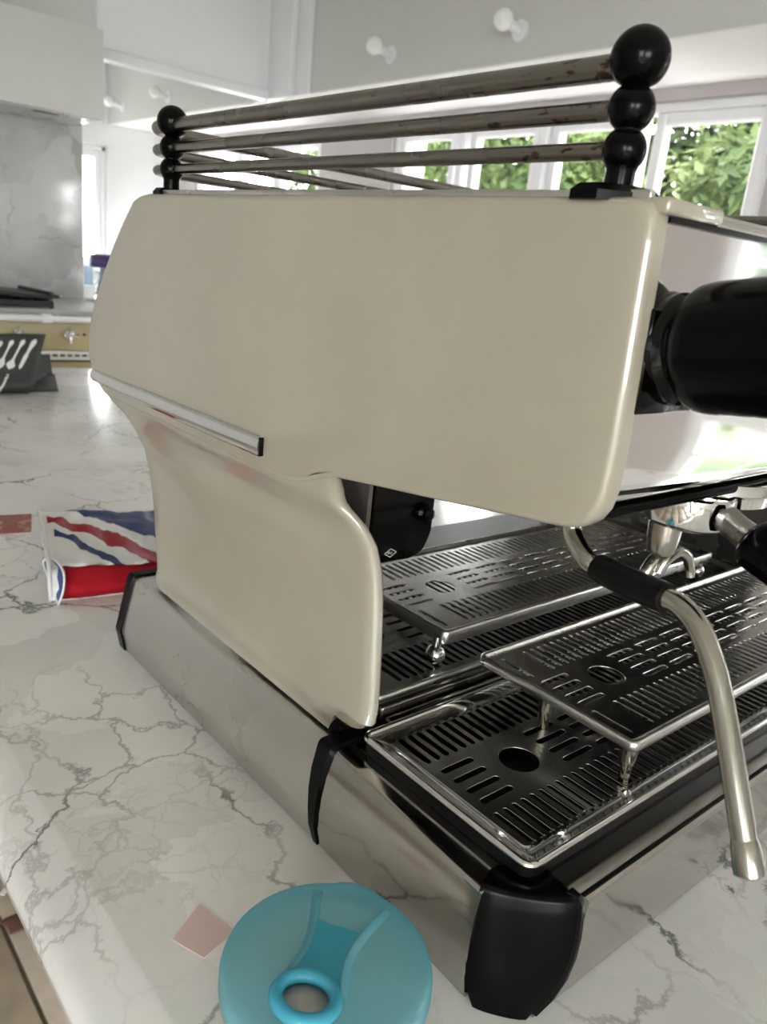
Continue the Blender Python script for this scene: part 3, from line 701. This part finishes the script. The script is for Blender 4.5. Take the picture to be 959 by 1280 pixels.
# --- powder dispenser with cyan lid
DO = Vector((-.1130, .2500, .0)); LR = .0560
ds = empty('powder_dispenser', 'round milky tub with a translucent cyan lid and spout ring', 'food container', DO)
bm = bmesh.new(); lathe(bm, [(.046, .0008), (.050, .002), (.0525, .063), (.0525, .073), (.0515, .073), (.0510, .063), (.0485, .003), (.0, .003)], (0, 0, 0), (0, 0, 1), 48, cap=False)
obj('tub', bm, M_tub, ds, smooth=True, ang=1)
bm = bmesh.new()
def lid_z(r): return .0885 - .0062 * (r / LR) ** 2
lp = [(.0545, .066), (.0562, .066), (.0567, .070), (.0566, .0775), (.0558, .0805), (.0540, .0823)] + [(r, lid_z(r)) for r in (.050, .044, .036, .026, .014, 0)]
lathe(bm, lp, (0, 0, 0), (0, 0, 1), 64, cap=False)
for v in bm.verts:
    a = math.atan2(v.co.y, v.co.x)   # thumb tab on the rim
    d = abs((a - .62 + PI) % (2 * PI) - PI)
    if v.co.z < .0815 and d < .28: k = 1 - (d / .28) ** 2; v.co.x += math.cos(a) * .0032 * k; v.co.y += math.sin(a) * .0032 * k
lid = obj('lid', bm, M_lid, ds, smooth=True, ang=1.2)
# spout saddle: sloping tongue between two ridges, ending in the oval ring
dirv = Vector((-.038, -.026)).normalized(); pv = Vector((-dirv.y, dirv.x))
prof_s = ((-.040, .0195, .0008), (-.028, .0165, .0018), (-.016, .0135, .0028), (-.005, .0112, .0036), (.006, .0108, .0046), (.016, .0125, .0054), (.025, .0150, .0056))
for sd in (-1, 1):
    rows = []
    for s, hw, h in prof_s:
        c = dirv * s; bz = lid_z(min(.055, abs(s)))
        rows.append([Vector((c.x + pv.x * q * sd, c.y + pv.y * q * sd, bz + hh)) for q, hh in ((hw + .0040, -.0008), (hw + .0016, h * .4), (hw + .0006, h * .75), (hw, h * .8), (hw - .0006, h * .7), (hw - .0014, h * .25), (hw - .002, -.0008))])
    bm = bmesh.new(); loft(bm, rows); obj('saddle_ridge', bm, M_lid, ds, smooth=True)
rows = []
for s, hw, h in prof_s[2:]:
    c = dirv * s; bz = lid_z(min(.055, abs(s)))
    rows.append([Vector((c.x + pv.x * q, c.y + pv.y * q, bz + hh)) for q, hh in ((-hw + .001, h * .5), (-hw * .4, h * .28 + .0005), (0, h * .24 + .0005), (hw * .4, h * .28 + .0005), (hw - .001, h * .5))])
bm = bmesh.new(); loft(bm, rows); obj('spout_tongue', bm, M_ring, ds, smooth=True)
bm = bmesh.new(); rc = dirv * .0345
tube(bm, [(rc.x + dirv.x * .0125 * math.cos(t) + pv.x * .0150 * math.sin(t), rc.y + dirv.y * .0125 * math.cos(t) + pv.y * .0150 * math.sin(t), .0930) for t in [2 * PI * k / 40 for k in range(40)]], .0036, 12, closed=True)
obj('spout_ring', bm, M_ring, ds, smooth=True)
bm = bmesh.new(); lathe(bm, [(.0, .0885), (.0128, .0885), (.0128, .0895), (.0, .0898)], (rc.x, rc.y, 0), (0, 0, 1), 32); obj('spout_plug', bm, simple('beige_plug', (.50, .47, .42), .4), ds, smooth=True)

# --- folded charcoal cloth with cutlery print
TO = Vector((.25, 2.30, 0)); tw = empty('cutlery_cloth', 'folded charcoal cloth printed with white cutlery at the far end of the worktop', 'cloth', TO)
def cl(u, v, layer=0):
    """u along the cloth, v up the standing fold."""
    z = .004 + .146 * v ** .9; y = -.035 + .020 * math.cos(PI * min(1, v * 1.1)) * -1 + .045 * v * v + .012 * math.sin(u * 9)
    if v < .28: y = -.035 - .03 * math.sin(PI * v / .28) * .9 + .012 * math.sin(u * 9)
    x = -.32 + .445 * u + .043 * v * u - .03 * (1 - v) * u
    z += .006 * u * v
    return Vector((x, y, z))
bm = bmesh.new(); loft(bm, [[cl(i / 24, j / 16) for j in range(17)] for i in range(25)])
o = obj('front_fold', bm, M_cloth, tw, smooth=True); md = o.modifiers.new('thickness', 'SOLIDIFY'); md.thickness = .003; md.offset = 0
for q, (x1, z1, yy, top) in enumerate(((.175, .035, .04, .120), (.190, .060, .07, .088), (.185, .022, .02, .055), (.170, .008, .05, .020))):
    bm = bmesh.new(); rows = []
    for i in range(12):
        u = i / 11; x = -.25 + (x1 + .25) * u
        rows.append([Vector((x, yy + .008 * math.sin(u * 7 + q) - .03 * (1 - j / 5), .003 + (top - .003) * (j / 5) * (1 - .35 * u ** 3) + (z1 * .5) * u ** 4 * (j / 5))) for j in range(6)])
    loft(bm, rows); o = obj('inner_fold', bm, M_cloth, tw, smooth=True); md = o.modifiers.new('thickness', 'SOLIDIFY'); md.thickness = .0035
def outline(kind, n=14):
    """Half widths along the length 0..1 of each cutlery silhouette."""
    if kind == 'spoon': f = lambda t: .014 + .018 * math.exp(-((t - .1) / .1) ** 2) + .050 * math.exp(-((t - .86) / .10) ** 2)
    elif kind == 'knife': f = lambda t: .018 + .016 * math.exp(-((t - .15) / .16) ** 2) + (.016 if t > .55 else 0) * (1.2 - t)
    else: f = lambda t: .013 + .020 * math.exp(-((t - .1) / .1) ** 2) + .040 * math.exp(-((t - .80) / .12) ** 2)
    ts = [k / n for k in range(n + 1)]
    e = lambda t: min(1, math.sqrt(max(0, t * 14)), math.sqrt(max(0, (1 - t) * 14)))
    return [(f(t) * e(t), t) for t in ts]
def cutlery(u0, v0, u1, v1, kind, wid=1.0):
    bm = bmesh.new(); A, Bq = [], []
    d = Vector((u1 - u0, (v1 - v0) * .33)); n = Vector((-d.y, d.x)).normalized()
    def pt(t, w):
        u = u0 + (u1 - u0) * t + n.x * w; v = v0 + (v1 - v0) * t + n.y * w * 3.0
        v = max(.01, min(.99, v)); a = cl(u + .01, v) - cl(u - .01, v); b = cl(u, v + .01) - cl(u, v - .01)
        q = a.cross(b).normalized(); q = -q if q.y > 0 else q
        return cl(u, v) + q * .0026
    rows = [[pt(t, w * wid), pt(t, 0), pt(t, -w * wid)] for w, t in outline(kind)]
    loft(bm, rows); o = obj('cutlery_print', bm, M_print, tw); md = o.modifiers.new('thickness', 'SOLIDIFY'); md.thickness = .0004
for k, kind in enumerate(('knife', 'spoon', 'fork', 'spoon', 'knife', 'fork', 'spoon', 'knife')):
    u = .955 - k * .062; cutlery(u, .90 - .01 * k, u - .060, .38, kind, .44)
for k in range(6):
    u = .84 - k * .085; cutlery(u, .30, u - .05, .03, 'spoon', .40)
bm = bmesh.new(); c = cl(.665, .62) + Vector((0, -.0035, 0)); lathe(bm, [(.0, 0), (.012, 0), (.010, .0006), (.0, .0008)], c, (0, -1, .2), 14); obj('lime_print', bm, M_lime, tw)

# ================================================================== RANGE WALL
rg = empty('range_cooker', 'olive enamel range cooker with a white rail and chrome knobs against the far wall', 'cooker', (.25, 3.3, -.9))
def RB(name, a, b, M, bev=.0, parent=rg):
    o = B(name, a, b, M, parent, bev)
    if parent is rg: Lc(o, rg)
    return o
RB('oven_body', (-.45, 3.33, -.9), (1.10, 3.88, .118), M_olive)
RB('control_panel', (-.45, 3.305, -.022), (1.10, 3.33, .092), M_olive, .004)
RB('hob_top', (-.45, 3.27, .118), (1.10, 3.88, .138), M_hob, .004)
bm = bmesh.new(); tube(bm, [(-.43, 3.255, .106), (1.09, 3.255, .106)], .0135, 16); o = obj('towel_rail', bm, M_white, rg, smooth=True, ang=1); Lc(o, rg)
for x in (-.40, .245, .715, 1.06): RB('rail_bracket', (x - .02, 3.242, .090), (x + .02, 3.306, .124), M_white, .003)
for k in range(7):
    x = .819 - .196 * k; bm = bmesh.new(); lathe(bm, [(.0, 0), (.020, 0), (.020, .008), (.013, .010), (.011, .022), (.0, .023)], (x, 3.305, .040), (0, -1, 0), 20)
    for a in range(4):
        d = Vector((math.cos(PI / 2 * a), 0, math.sin(PI / 2 * a))); tube(bm, [Vector((x, 3.288, .040)), Vector((x, 3.286, .040)) + d * .018, Vector((x, 3.284, .040)) + d * .031], [.006, .0055, .0075], 8)
    Lc(obj('control_knob', bm, M_chrome, rg, smooth=True, ang=.8), rg)
    if k < 3:
        bm = bmesh.new(); lathe(bm, [(.0, 0), (.006, 0), (.005, .005), (0, .006)], (x - .128 if k else .88, 3.305, .043), (0, -1, 0), 12); Lc(obj('pilot_light', bm, M_brown, rg, smooth=True), rg)
v = RB('vent_strip', (-.45, 3.300, -.060), (1.10, 3.33, -.024), M_unit, .002)
bm = bmesh.new()
for k in range(51): box(bm, (-.43 + k * .0295, 3.2985, -.046), (-.43 + k * .0295 + .020, 3.301, -.037))
o = obj('vent_slots', bm, M_iron, v); o['kind'] = 'stuff'
RB('oven_seal', (-.45, 3.305, -.068), (1.10, 3.33, -.060), M_iron)
# cast iron pan supports
bm = bmesh.new()
for x0 in (-.40, .02, .44):
    for k in range(5): box(bm, (x0 + .08 * k, 3.34, .150), (x0 + .08 * k + .014, 3.78, .168), .003)
    for y in (3.34, 3.55, 3.765): box(bm, (x0, y, .142), (x0 + .335, y + .015, .166), .003)
    for cx in (x0, x0 + .32):
        for cy in (3.345, 3.765): box(bm, (cx, cy, .136), (cx + .014, cy + .014, .152))
Lc(obj('pan_support', bm, M_iron, rg), rg)
gp = empty('griddle_plate', 'black cast iron griddle plate lying tilted on the range cooker', 'griddle', (.66, 3.48, .1760))
bm = bmesh.new(); box(bm, (-.13, -.14, 0), (.10, .16, .016), .004); box(bm, (-.13, -.14, .014), (-.115, .16, .030), .003); box(bm, (.085, -.14, .014), (.10, .16, .030), .003); obj('plate', bm, M_iron, gp)
bm = bmesh.new(); tube(bm, [(.10, -.05, .012), (.155, -.06, .010), (.19, -.02, .008)], .008, 10); obj('handle', bm, M_iron, gp, smooth=True)
gp.rotation_euler = (.0, .05, .12)
# hood
hd_ = empty('cooker_hood', 'plain white box cooker hood above the range cooker', 'cooker hood', (.3, 3.55, .885))
o = Lc(B('hood_box', (-.5, 3.55, .888), (1.061, 3.883, 1.222), M_unit, hd_, .004), hd_)
for x in (.15, .52, .80): Lc(B('hood_lamp', (x, 3.60, .884), (x + .10, 3.64, .8885), M_iron, hd_, .001), hd_)
Lc(B('hood_filter', (-.45, 3.58, .8850), (1.0, 3.88, .8882), M_skirt, hd_), hd_)

# base cabinet right of the range with things on it
cb = empty('base_cabinet', 'white cabinet with a pale worktop right of the range cooker', 'cabinet', (1.4, 3.6, -.9))
Lc(B('cabinet_body', (1.115, 3.34, -.9), (1.95, 4.50, .11), M_unit, cb), cb)
Lc(B('worktop', (1.112, 3.31, .112), (1.96, 4.56, .142), M_splash, cb, .004), cb)
for x in (1.125, 1.40, 1.675):
    d = Lc(B('cabinet_door', (x, 3.322, -.80), (x + .268, 3.339, .09), M_unit, cb, .003), cb)
    B('handle', (x + .09, 3.306, .05), (x + .17, 3.322, .062), M_chrome, d, .003)
pt_ = empty('storage_tub', 'small white tub on the far worktop below the pale jug', 'tub', (1.15, 4.0, .142))
bm = bmesh.new(); lathe(bm, [(.0, 0), (.036, 0), (.041, .052), (.038, .052), (.034, .004), (0, .004)], (0, 0, 0), (0, 0, 1), 28, cap=False); obj('tub_body', bm, M_white, pt_, smooth=True, ang=.9)
bm = bmesh.new(); lathe(bm, [(.0, .050), (.042, .050), (.043, .056), (.0, .058)], (0, 0, 0), (0, 0, 1), 28); obj('lid', bm, M_white, pt_, smooth=True, ang=.7)
jg = empty('glass_jug', 'pale blue glass jug on the far worktop behind the white tub', 'jug', (1.215, 4.22, .142))
bm = bmesh.new(); lathe(bm, [(.0, 0), (.040, 0), (.046, .03), (.047, .10), (.040, .128), (.044, .140), (.042, .140), (.038, .128), (.045, .10), (.044, .03), (.038, .004), (0, .004)], (0, 0, 0), (0, 0, 1), 28, cap=False); obj('jug_body', bm, M_jug, jg, smooth=True)
bm = bmesh.new(); tube(bm, [(.040, 0, .125), (.072, 0, .118), (.078, 0, .08), (.050, 0, .04)], .005, 10, sub=4); obj('handle', bm, M_jug, jg, smooth=True)
hr = empty('hair_dryer', 'dark purple hair dryer standing on its grey handle on the far worktop', 'hair dryer', (1.335, 4.32, .142))
bm = bmesh.new(); lathe(bm, [(.0, 0), (.046, 0), (.050, .006), (.046, .012), (.018, .016), (.014, .03), (.0, .03)], (0, 0, 0), (0, 0, 1), 24); obj('stand', bm, M_grey, hr, smooth=True, ang=.8)
bm = bmesh.new(); tube(bm, [(0, 0, .02), (.01, 0, .07), (.022, 0, .14)], [.012, .014, .016], 14, sub=4); obj('handle', bm, M_grey, hr, smooth=True, ang=1)
bm = bmesh.new(); lathe(bm, [(.022, -.075), (.030, -.075), (.034, -.06), (.036, .0), (.036, .05), (.030, .058), (.018, .058)], (.028, 0, .165), (1, -.15, .0), 26); obj('barrel', bm, M_purple, hr, smooth=True, ang=.8)

# ================================================================== ROOM SHELL
ZF, ZC, ZE = -.9, 1.75, 1.2
XW, XG = 2.11, 2.65
def SB(name, a, b, M, bev=0): return struct(B(name, a, b, M, None, bev))
def panel_wall(name, axis, c, t, lo, hi, z0, z1, holes, M):
    """A wall along one axis with rectangular openings (a0, a1, zlo, zhi)."""
    bm = bmesh.new(); cuts = sorted({lo, hi, *[h[0] for h in holes], *[h[1] for h in holes]})
    for a, b in zip(cuts, cuts[1:]):
        hs = [h for h in holes if h[0] <= a + 1e-6 and h[1] >= b - 1e-6]
        segs = [(z0, z1)] if not hs else [(z0, hs[0][2]), (hs[0][3], z1)]
        for s0, s1 in segs:
            if s1 - s0 < 1e-4: continue
            box(bm, (c, a, s0) if axis == 'y' else (a, c, s0), (c + t, b, s1) if axis == 'y' else (b, c + t, s1))
    return struct(obj(name, bm, M))
Y0, Y1, X0 = -3.2, 6.15, -3.0
HR = [(1.49, 3.59, .22, 1.155), (-1.17, .10, -.88, 1.155), (4.25, 5.86, .22, 1.155)]
panel_wall('wall_right', 'y', XG, .25, Y0, Y1, ZF, ZE, HR, M_taupe)
SB('wall_right_upper', (XW, Y0, ZE + .006), (XG + .25, Y1, ZC + .1), M_upper)
SB('ceiling_soffit', (XW + .002, Y0, ZE), (XG + .25, Y1, ZE + .006), M_soffit)
HL = [(-2.7, -1.6, -.88, 1.25)]
panel_wall('wall_left', 'y', X0 - .2, .2, Y0, Y1, ZF, ZC, HL, M_wall)
HB = [(-2.7, -1.2, .0, 1.3)]
panel_wall('wall_back', 'x', Y0 - .2, .2, X0 - .2, XG + .25, ZF, ZC, HB, M_wall)
panel_wall('wall_far', 'x', Y1, .2, X0 - .2, XG + .25, ZF, ZC, [(1.22, 2.10, .20, 1.05)], M_wall)
SB('wall_front', (X0, 3.90, ZF), (1.10, 4.05, ZC), M_wall)
SB('added_wall_far_left', (.95, 4.05, ZF), (1.05, Y1, ZC), M_wall)  # unseen wall, added to keep the far room small and bright
bm = bmesh.new(); box(bm, (X0 - .2, Y0 - .2, ZC), (XG + .25, Y1 + .2, ZC + .12))
struct(obj('ceiling', bm, M_ceil))
# beam over the opening, with its moulding, and the chimney breast
SB('trim_1', (1.10, 3.93, ZE), (XW, 4.05, ZC), M_white)
SB('trim_2', (1.06, 3.905, ZE - .012), (XW - .05, 3.945, ZE + .030), M_white, .006)
SB('trim_3', (X0, 3.86, ZE), (1.15, 3.905, ZC), M_upper)
SB('trim_4', (XW - .05, 3.72, ZE - .01), (XW, 3.96, ZC), M_white, .012)
SB('trim_5', (XW - .02, 3.60, ZE - .004), (XW, 3.72, ZC), M_white, .006)
sp5 = B('splashback', (-.6, 3.885, .10), (1.092, 3.899, .905), M_splash, None, .002); tag(sp5, 'tall grey veined marble splashback behind the range cooker', 'splashback')
# floor with its tiles
fl = SB('floor', (X0, Y0, ZF - .08), (XG, Y1, ZF - .012), M_grout)
tm = None; T = .6
for i in range(10):
    for j in range(18):
        x, y = X0 + .25 + i * T, Y0 + .26 + j * T
        if tm is None:
            o = B('floor_tile', (-T / 2 + .004, -T / 2 + .004, -.014), (T / 2 - .004, T / 2 - .004, 0), M_tile, fl, .003, 1); tm = o.data
        else: o = link('floor_tile', tm, fl)
        o.location = (x + .05, y, ZF)
# chips and a stain below the edge of the worktop
for (x, y, r) in ((.035, 1.372, .040),):
    bm = bmesh.new(); rows = [[Vector((x + r * s * (1 + .25 * math.sin(3 * t + 1)) * math.cos(t), y + r * .8 * s * (1 + .2 * math.cos(2 * t)) * math.sin(t), ZF + h)) for t in [2 * PI * k / 18 for k in range(18)]] for s, h in ((1, .0005), (.8, .003), (.3, .004))]
    loft(bm, rows, close_u=True, caps=True); tag(obj('floor_stain', bm, M_brown, None, smooth=True), 'brown dried spot on the stone floor below the worktop edge', 'stain')
for k, (x, y, a) in enumerate(((.035, 1.475, .7), (.115, 1.185, 2.0))):
    bm = bmesh.new(); box(bm, (-.02, -.006, 0), (.02, .006, .004), .001); o = obj('plaster_chip', bm, M_chip); o.location = (x, y, ZF + .0002); o.rotation_euler = (0, 0, a)
    tag(o, ('white plaster chip on the stone floor beyond the brown spot', 'white plaster chip on the stone floor nearest the worktop corner')[k], 'chip')
# ---- windows
def window(name, wall, a0, a1, z0, z1, panes, c, sign=1, rail=None):
    w = bpy.data.objects.new(name, None); COL.objects.link(w); w['kind'] = 'structure'
    def bar(bm, p0, p1, q0, q1, d0, d1):
        a = (c + d0, p0, q0) if wall == 'y' else (p0, c + d0, q0); b = (c + d1, p1, q1) if wall == 'y' else (p1, c + d1, q1)
        box(bm, a, b, .006, 1)
    bm = bmesh.new(); fw = .035
    for p in ((a0, a0 + fw, z0, z1), (a1 - fw, a1, z0, z1), (a0, a1, z0, z0 + fw), (a0, a1, z1 - fw, z1)): bar(bm, *p, .02, .10)
    obj('window_frame', bm, M_white, w)
    bm = bmesh.new(); bar(bm, a0 - .03, a1 + .03, z0 - .03, z0, -.06 if sign > 0 else .0, .10 if sign > 0 else .16); obj('window_sill', bm, M_white, w)
    prev = None
    for g0, g1, zt in panes:
        if prev is not None:
            bm = bmesh.new(); mc = (prev + g0) / 2; bar(bm, mc - .022, mc + .022, z0 + fw, z1 - fw, .01, .10); obj('mullion', bm, M_white, w)
        prev = g1
        bm = bmesh.new(); s = .045
        zb = z0 + fw + .04
        for p in ((g0 - s, g0, zb - s, zt + s), (g1, g1 + s, zb - s, zt + s), (g0, g1, zb - s, zb), (g0, g1, zt, zt + s)): bar(bm, *p, .03, .085)
        if rail:
            bar(bm, g0, g1, rail[0], rail[1], .03, .085)
            for q in ((g0 + g1) / 2,): bar(bm, q - .012, q + .012, zb, rail[0], .035, .08)
            for q in (.25, .5, .75): bar(bm, g0, g1, zb + (rail[0] - zb) * q - .012, zb + (rail[0] - zb) * q + .012, .035, .08)
        sh = obj('sash', bm, M_white, w)
        a = (c + .054, g0 - .01, zb - .01) if wall == 'y' else (g0 - .01, c + .054, zb - .01); b = (c + .060, g1 + .01, zt + .01) if wall == 'y' else (g1 + .01, c + .060, zt + .01)
        B('pane', a, b, M_glass, sh)
    return w
window('window_1', 'y', 1.49, 3.59, .22, 1.155, [(1.575, 1.960, 1.075), (2.205, 2.480, 1.075), (2.630, 2.985, 1.075), (3.170, 3.510, 1.075)], XG)
window('door_2', 'y', -1.17, .10, -.88, 1.155, [(-1.10, -.62, 1.075), (-.46, .02, 1.075)], XG, 1, (-.02, .16))
window('window_2', 'y', 4.25, 5.86, .22, 1.155, [(4.33, 4.72, 1.075), (4.85, 5.2, 1.075), (5.33, 5.78, 1.075)], XG)
window('added_window_3', 'x', -2.7, -1.2, .0, 1.3, [(-2.62, -2.0, 1.22), (-1.88, -1.28, 1.22)], Y0 - .15, -1)  # unseen window, added behind the camera to brighten the room
window('added_door_1', 'y', -2.7, -1.6, -.88, 1.25, [(-2.62, -1.68, 1.16)], X0 - .15, -1)  # unseen glazed door, added as a daylight opening for the interior
window('window_4', 'x', 1.22, 2.10, .20, 1.05, [(1.30, 1.62, .97), (1.72, 2.02, .97)], Y1)
portal('daylight_window_4', (1.66, Y1 + .18, .63), (0, -1, 0), .88, .85)
portal('daylight_window_1', (XG + .2, 2.54, .69), (-1, 0, 0), 2.1, .94)
portal('daylight_door_2', (XG + .2, -.535, .14), (-1, 0, 0), 1.27, 2.03)
portal('daylight_window_2', (XG + .2, 5.05, .69), (-1, 0, 0), 1.6, .94)
portal('daylight_added_window_3', (-1.95, Y0 - .25, .65), (0, 1, 0), 1.5, 1.3)
portal('daylight_added_door_1', (X0 - .25, -2.15, .18), (1, 0, 0), 1.1, 2.13)
# ---- spot lamps on the upper wall
SPN = ['white globe spotlight on the upper wall nearest the end of the windows', 'second white globe spotlight on the upper wall, nearer the beam', 'white globe spotlight beyond the beam, the nearer of that pair', 'white globe spotlight beyond the beam, closest to the cooker hood']
for k, y in enumerate((2.265, 3.00, 5.17, 5.89)):
    t = empty('wall_spotlight', SPN[k], 'spotlight', (XW, y, 1.305), 'globe spotlights along the upper wall')
    bm = bmesh.new(); lathe(bm, [(.0, 0), (.036, 0), (.036, .008), (.016, .012), (.0, .012)], (0, 0, 0), (-1, 0, 0), 24); obj('wall_plate', bm, M_white, t, smooth=True, ang=.8)
    bm = bmesh.new(); tube(bm, [(-.008, 0, 0), (-.075, 0, .010)], [.016, .020], 16); obj('lamp_arm', bm, M_white, t, smooth=True, ang=.9)
    bm = bmesh.new(); bmesh.ops.create_uvsphere(bm, u_segments=28, v_segments=16, radius=.037, matrix=Matrix.Translation((-.098, 0, .014))); obj('globe', bm, M_globe, t, smooth=True)

# ================================================================== GARDEN
struct(B('ground', (-14, -14, -1.15), (16, 16, -1.0), M_lawn))
struct(B('bounce_terrace', (XG + .25, -6, -1.0), (4.4, 10, -.96), M_bounce))  # pale paving added to bounce daylight up onto the soffit
def tree(x, y, h, w, label, M, seed, n=4200, ls=.075):
    rnd = random.Random(seed); t = empty('garden_tree', label, 'tree', (x, y, -1.0), 'trees and shrubs outside the windows')
    bm = bmesh.new(); tube(bm, [(0, 0, 0), (.03, .02, h * .35), (-.02, .04, h * .7)], [.07, .05, .03], 8); obj('trunk', bm, M_bark, t, smooth=True)
    lob = [(Vector((rnd.uniform(-1, 1) * w * .55, rnd.uniform(-1, 1) * w * .6, h * rnd.uniform(.12, .86))), w * rnd.uniform(.28, .46)) for _ in range(16)]
    V, F = [], []
    for k in range(n):
        c, r = lob[k % 16]; d = Vector((rnd.gauss(0, 1), rnd.gauss(0, 1), rnd.gauss(0, 1))).normalized()
        p = c + d * r * rnd.uniform(.6, 1.05)
        if p.z < .05: continue
        nrm = (d + Vector((rnd.gauss(0, .5), rnd.gauss(0, .5), rnd.gauss(0, .5) + .4))).normalized(); u = nrm.orthogonal().normalized(); q = rnd.random() * 6.28
        u = Matrix.Rotation(q, 3, nrm) @ u; v_ = nrm.cross(u); s = ls * rnd.uniform(.6, 1.3); i = len(V)
        V += [p - u * s, p + v_ * s * .42 + nrm * s * .1, p + u * s, p - v_ * s * .42 + nrm * s * .1]; F.append((i, i + 1, i + 2, i + 3))
    me = bpy.data.meshes.new('foliage'); me.from_pydata(V, [], F); me.materials.append(M); o = link('foliage', me, t); o['kind'] = 'stuff'
TL = [('green shrub outside beyond the panes farthest from the beaded front post', 5.4, 7.5, 3.0, 1.1), ('bushy green shrub outside the window nearest the espresso machine', 5.2, 2.3, 3.3, 1.3), ('pale green shrub outside behind the beaded post', 5.6, 5.0, 3.4, 1.2), 
        ('green shrub outside the near end of the windows', 5.4, -.5, 2.5, 1.2),
      ('pale shrub seen only as a reflection in the steel front', 5.2, -2.8, 2.5, 1.2), ('green tree seen only as a reflection in the steel front', 5.6, -5.6, 2.6, 1.2), ]
for k, (lb, x, y, h, w) in enumerate(TL): tree(x, y, h, w, lb, M_leaf[k % 2], 30 + k, 9000 if k < 8 else 9000, .058 if k < 8 else .10)
rnd = random.Random(91); V, F = [], []
hg = empty('boundary_hedge', 'tall green boundary hedge along the far side of the garden', 'hedge', (8.4, 3.6, -1.0))
lob = [(Vector((rnd.uniform(-.5, .5), -6.4 + 13.2 * k / 149 + rnd.uniform(-.3, .3), rnd.uniform(.2, 4.0))), rnd.uniform(.5, .85)) for k in range(150)]
for k in range(80000):
    c, r = lob[k % 150]; d = Vector((rnd.gauss(0, 1), rnd.gauss(0, 1), rnd.gauss(0, 1))).normalized(); p = c + d * r * rnd.uniform(.55, 1.05)
    if p.z < .05: continue
    nrm = (d + Vector((rnd.gauss(0, .5), rnd.gauss(0, .5), rnd.gauss(0, .5) + .4))).normalized(); u = Matrix.Rotation(rnd.random() * 6.28, 3, nrm) @ nrm.orthogonal().normalized(); v_ = nrm.cross(u); q = .085 * rnd.uniform(.6, 1.3); i = len(V)
    V += [p - u * q, p + v_ * q * .45, p + u * q, p - v_ * q * .45]; F.append((i, i + 1, i + 2, i + 3))
me = bpy.data.meshes.new('foliage'); me.from_pydata(V, [], F); me.materials.append(M_leaf[2]); o = link('foliage', me, hg); o['kind'] = 'stuff'
bm = bmesh.new()
for k in range(13): tube(bm, [(0, -6 + k, 0), (.05, -5.9 + k, 3.2)], [.06, .03], 7)
obj('stems', bm, M_bark, hg, smooth=True)
bpy.context.view_layer.update()
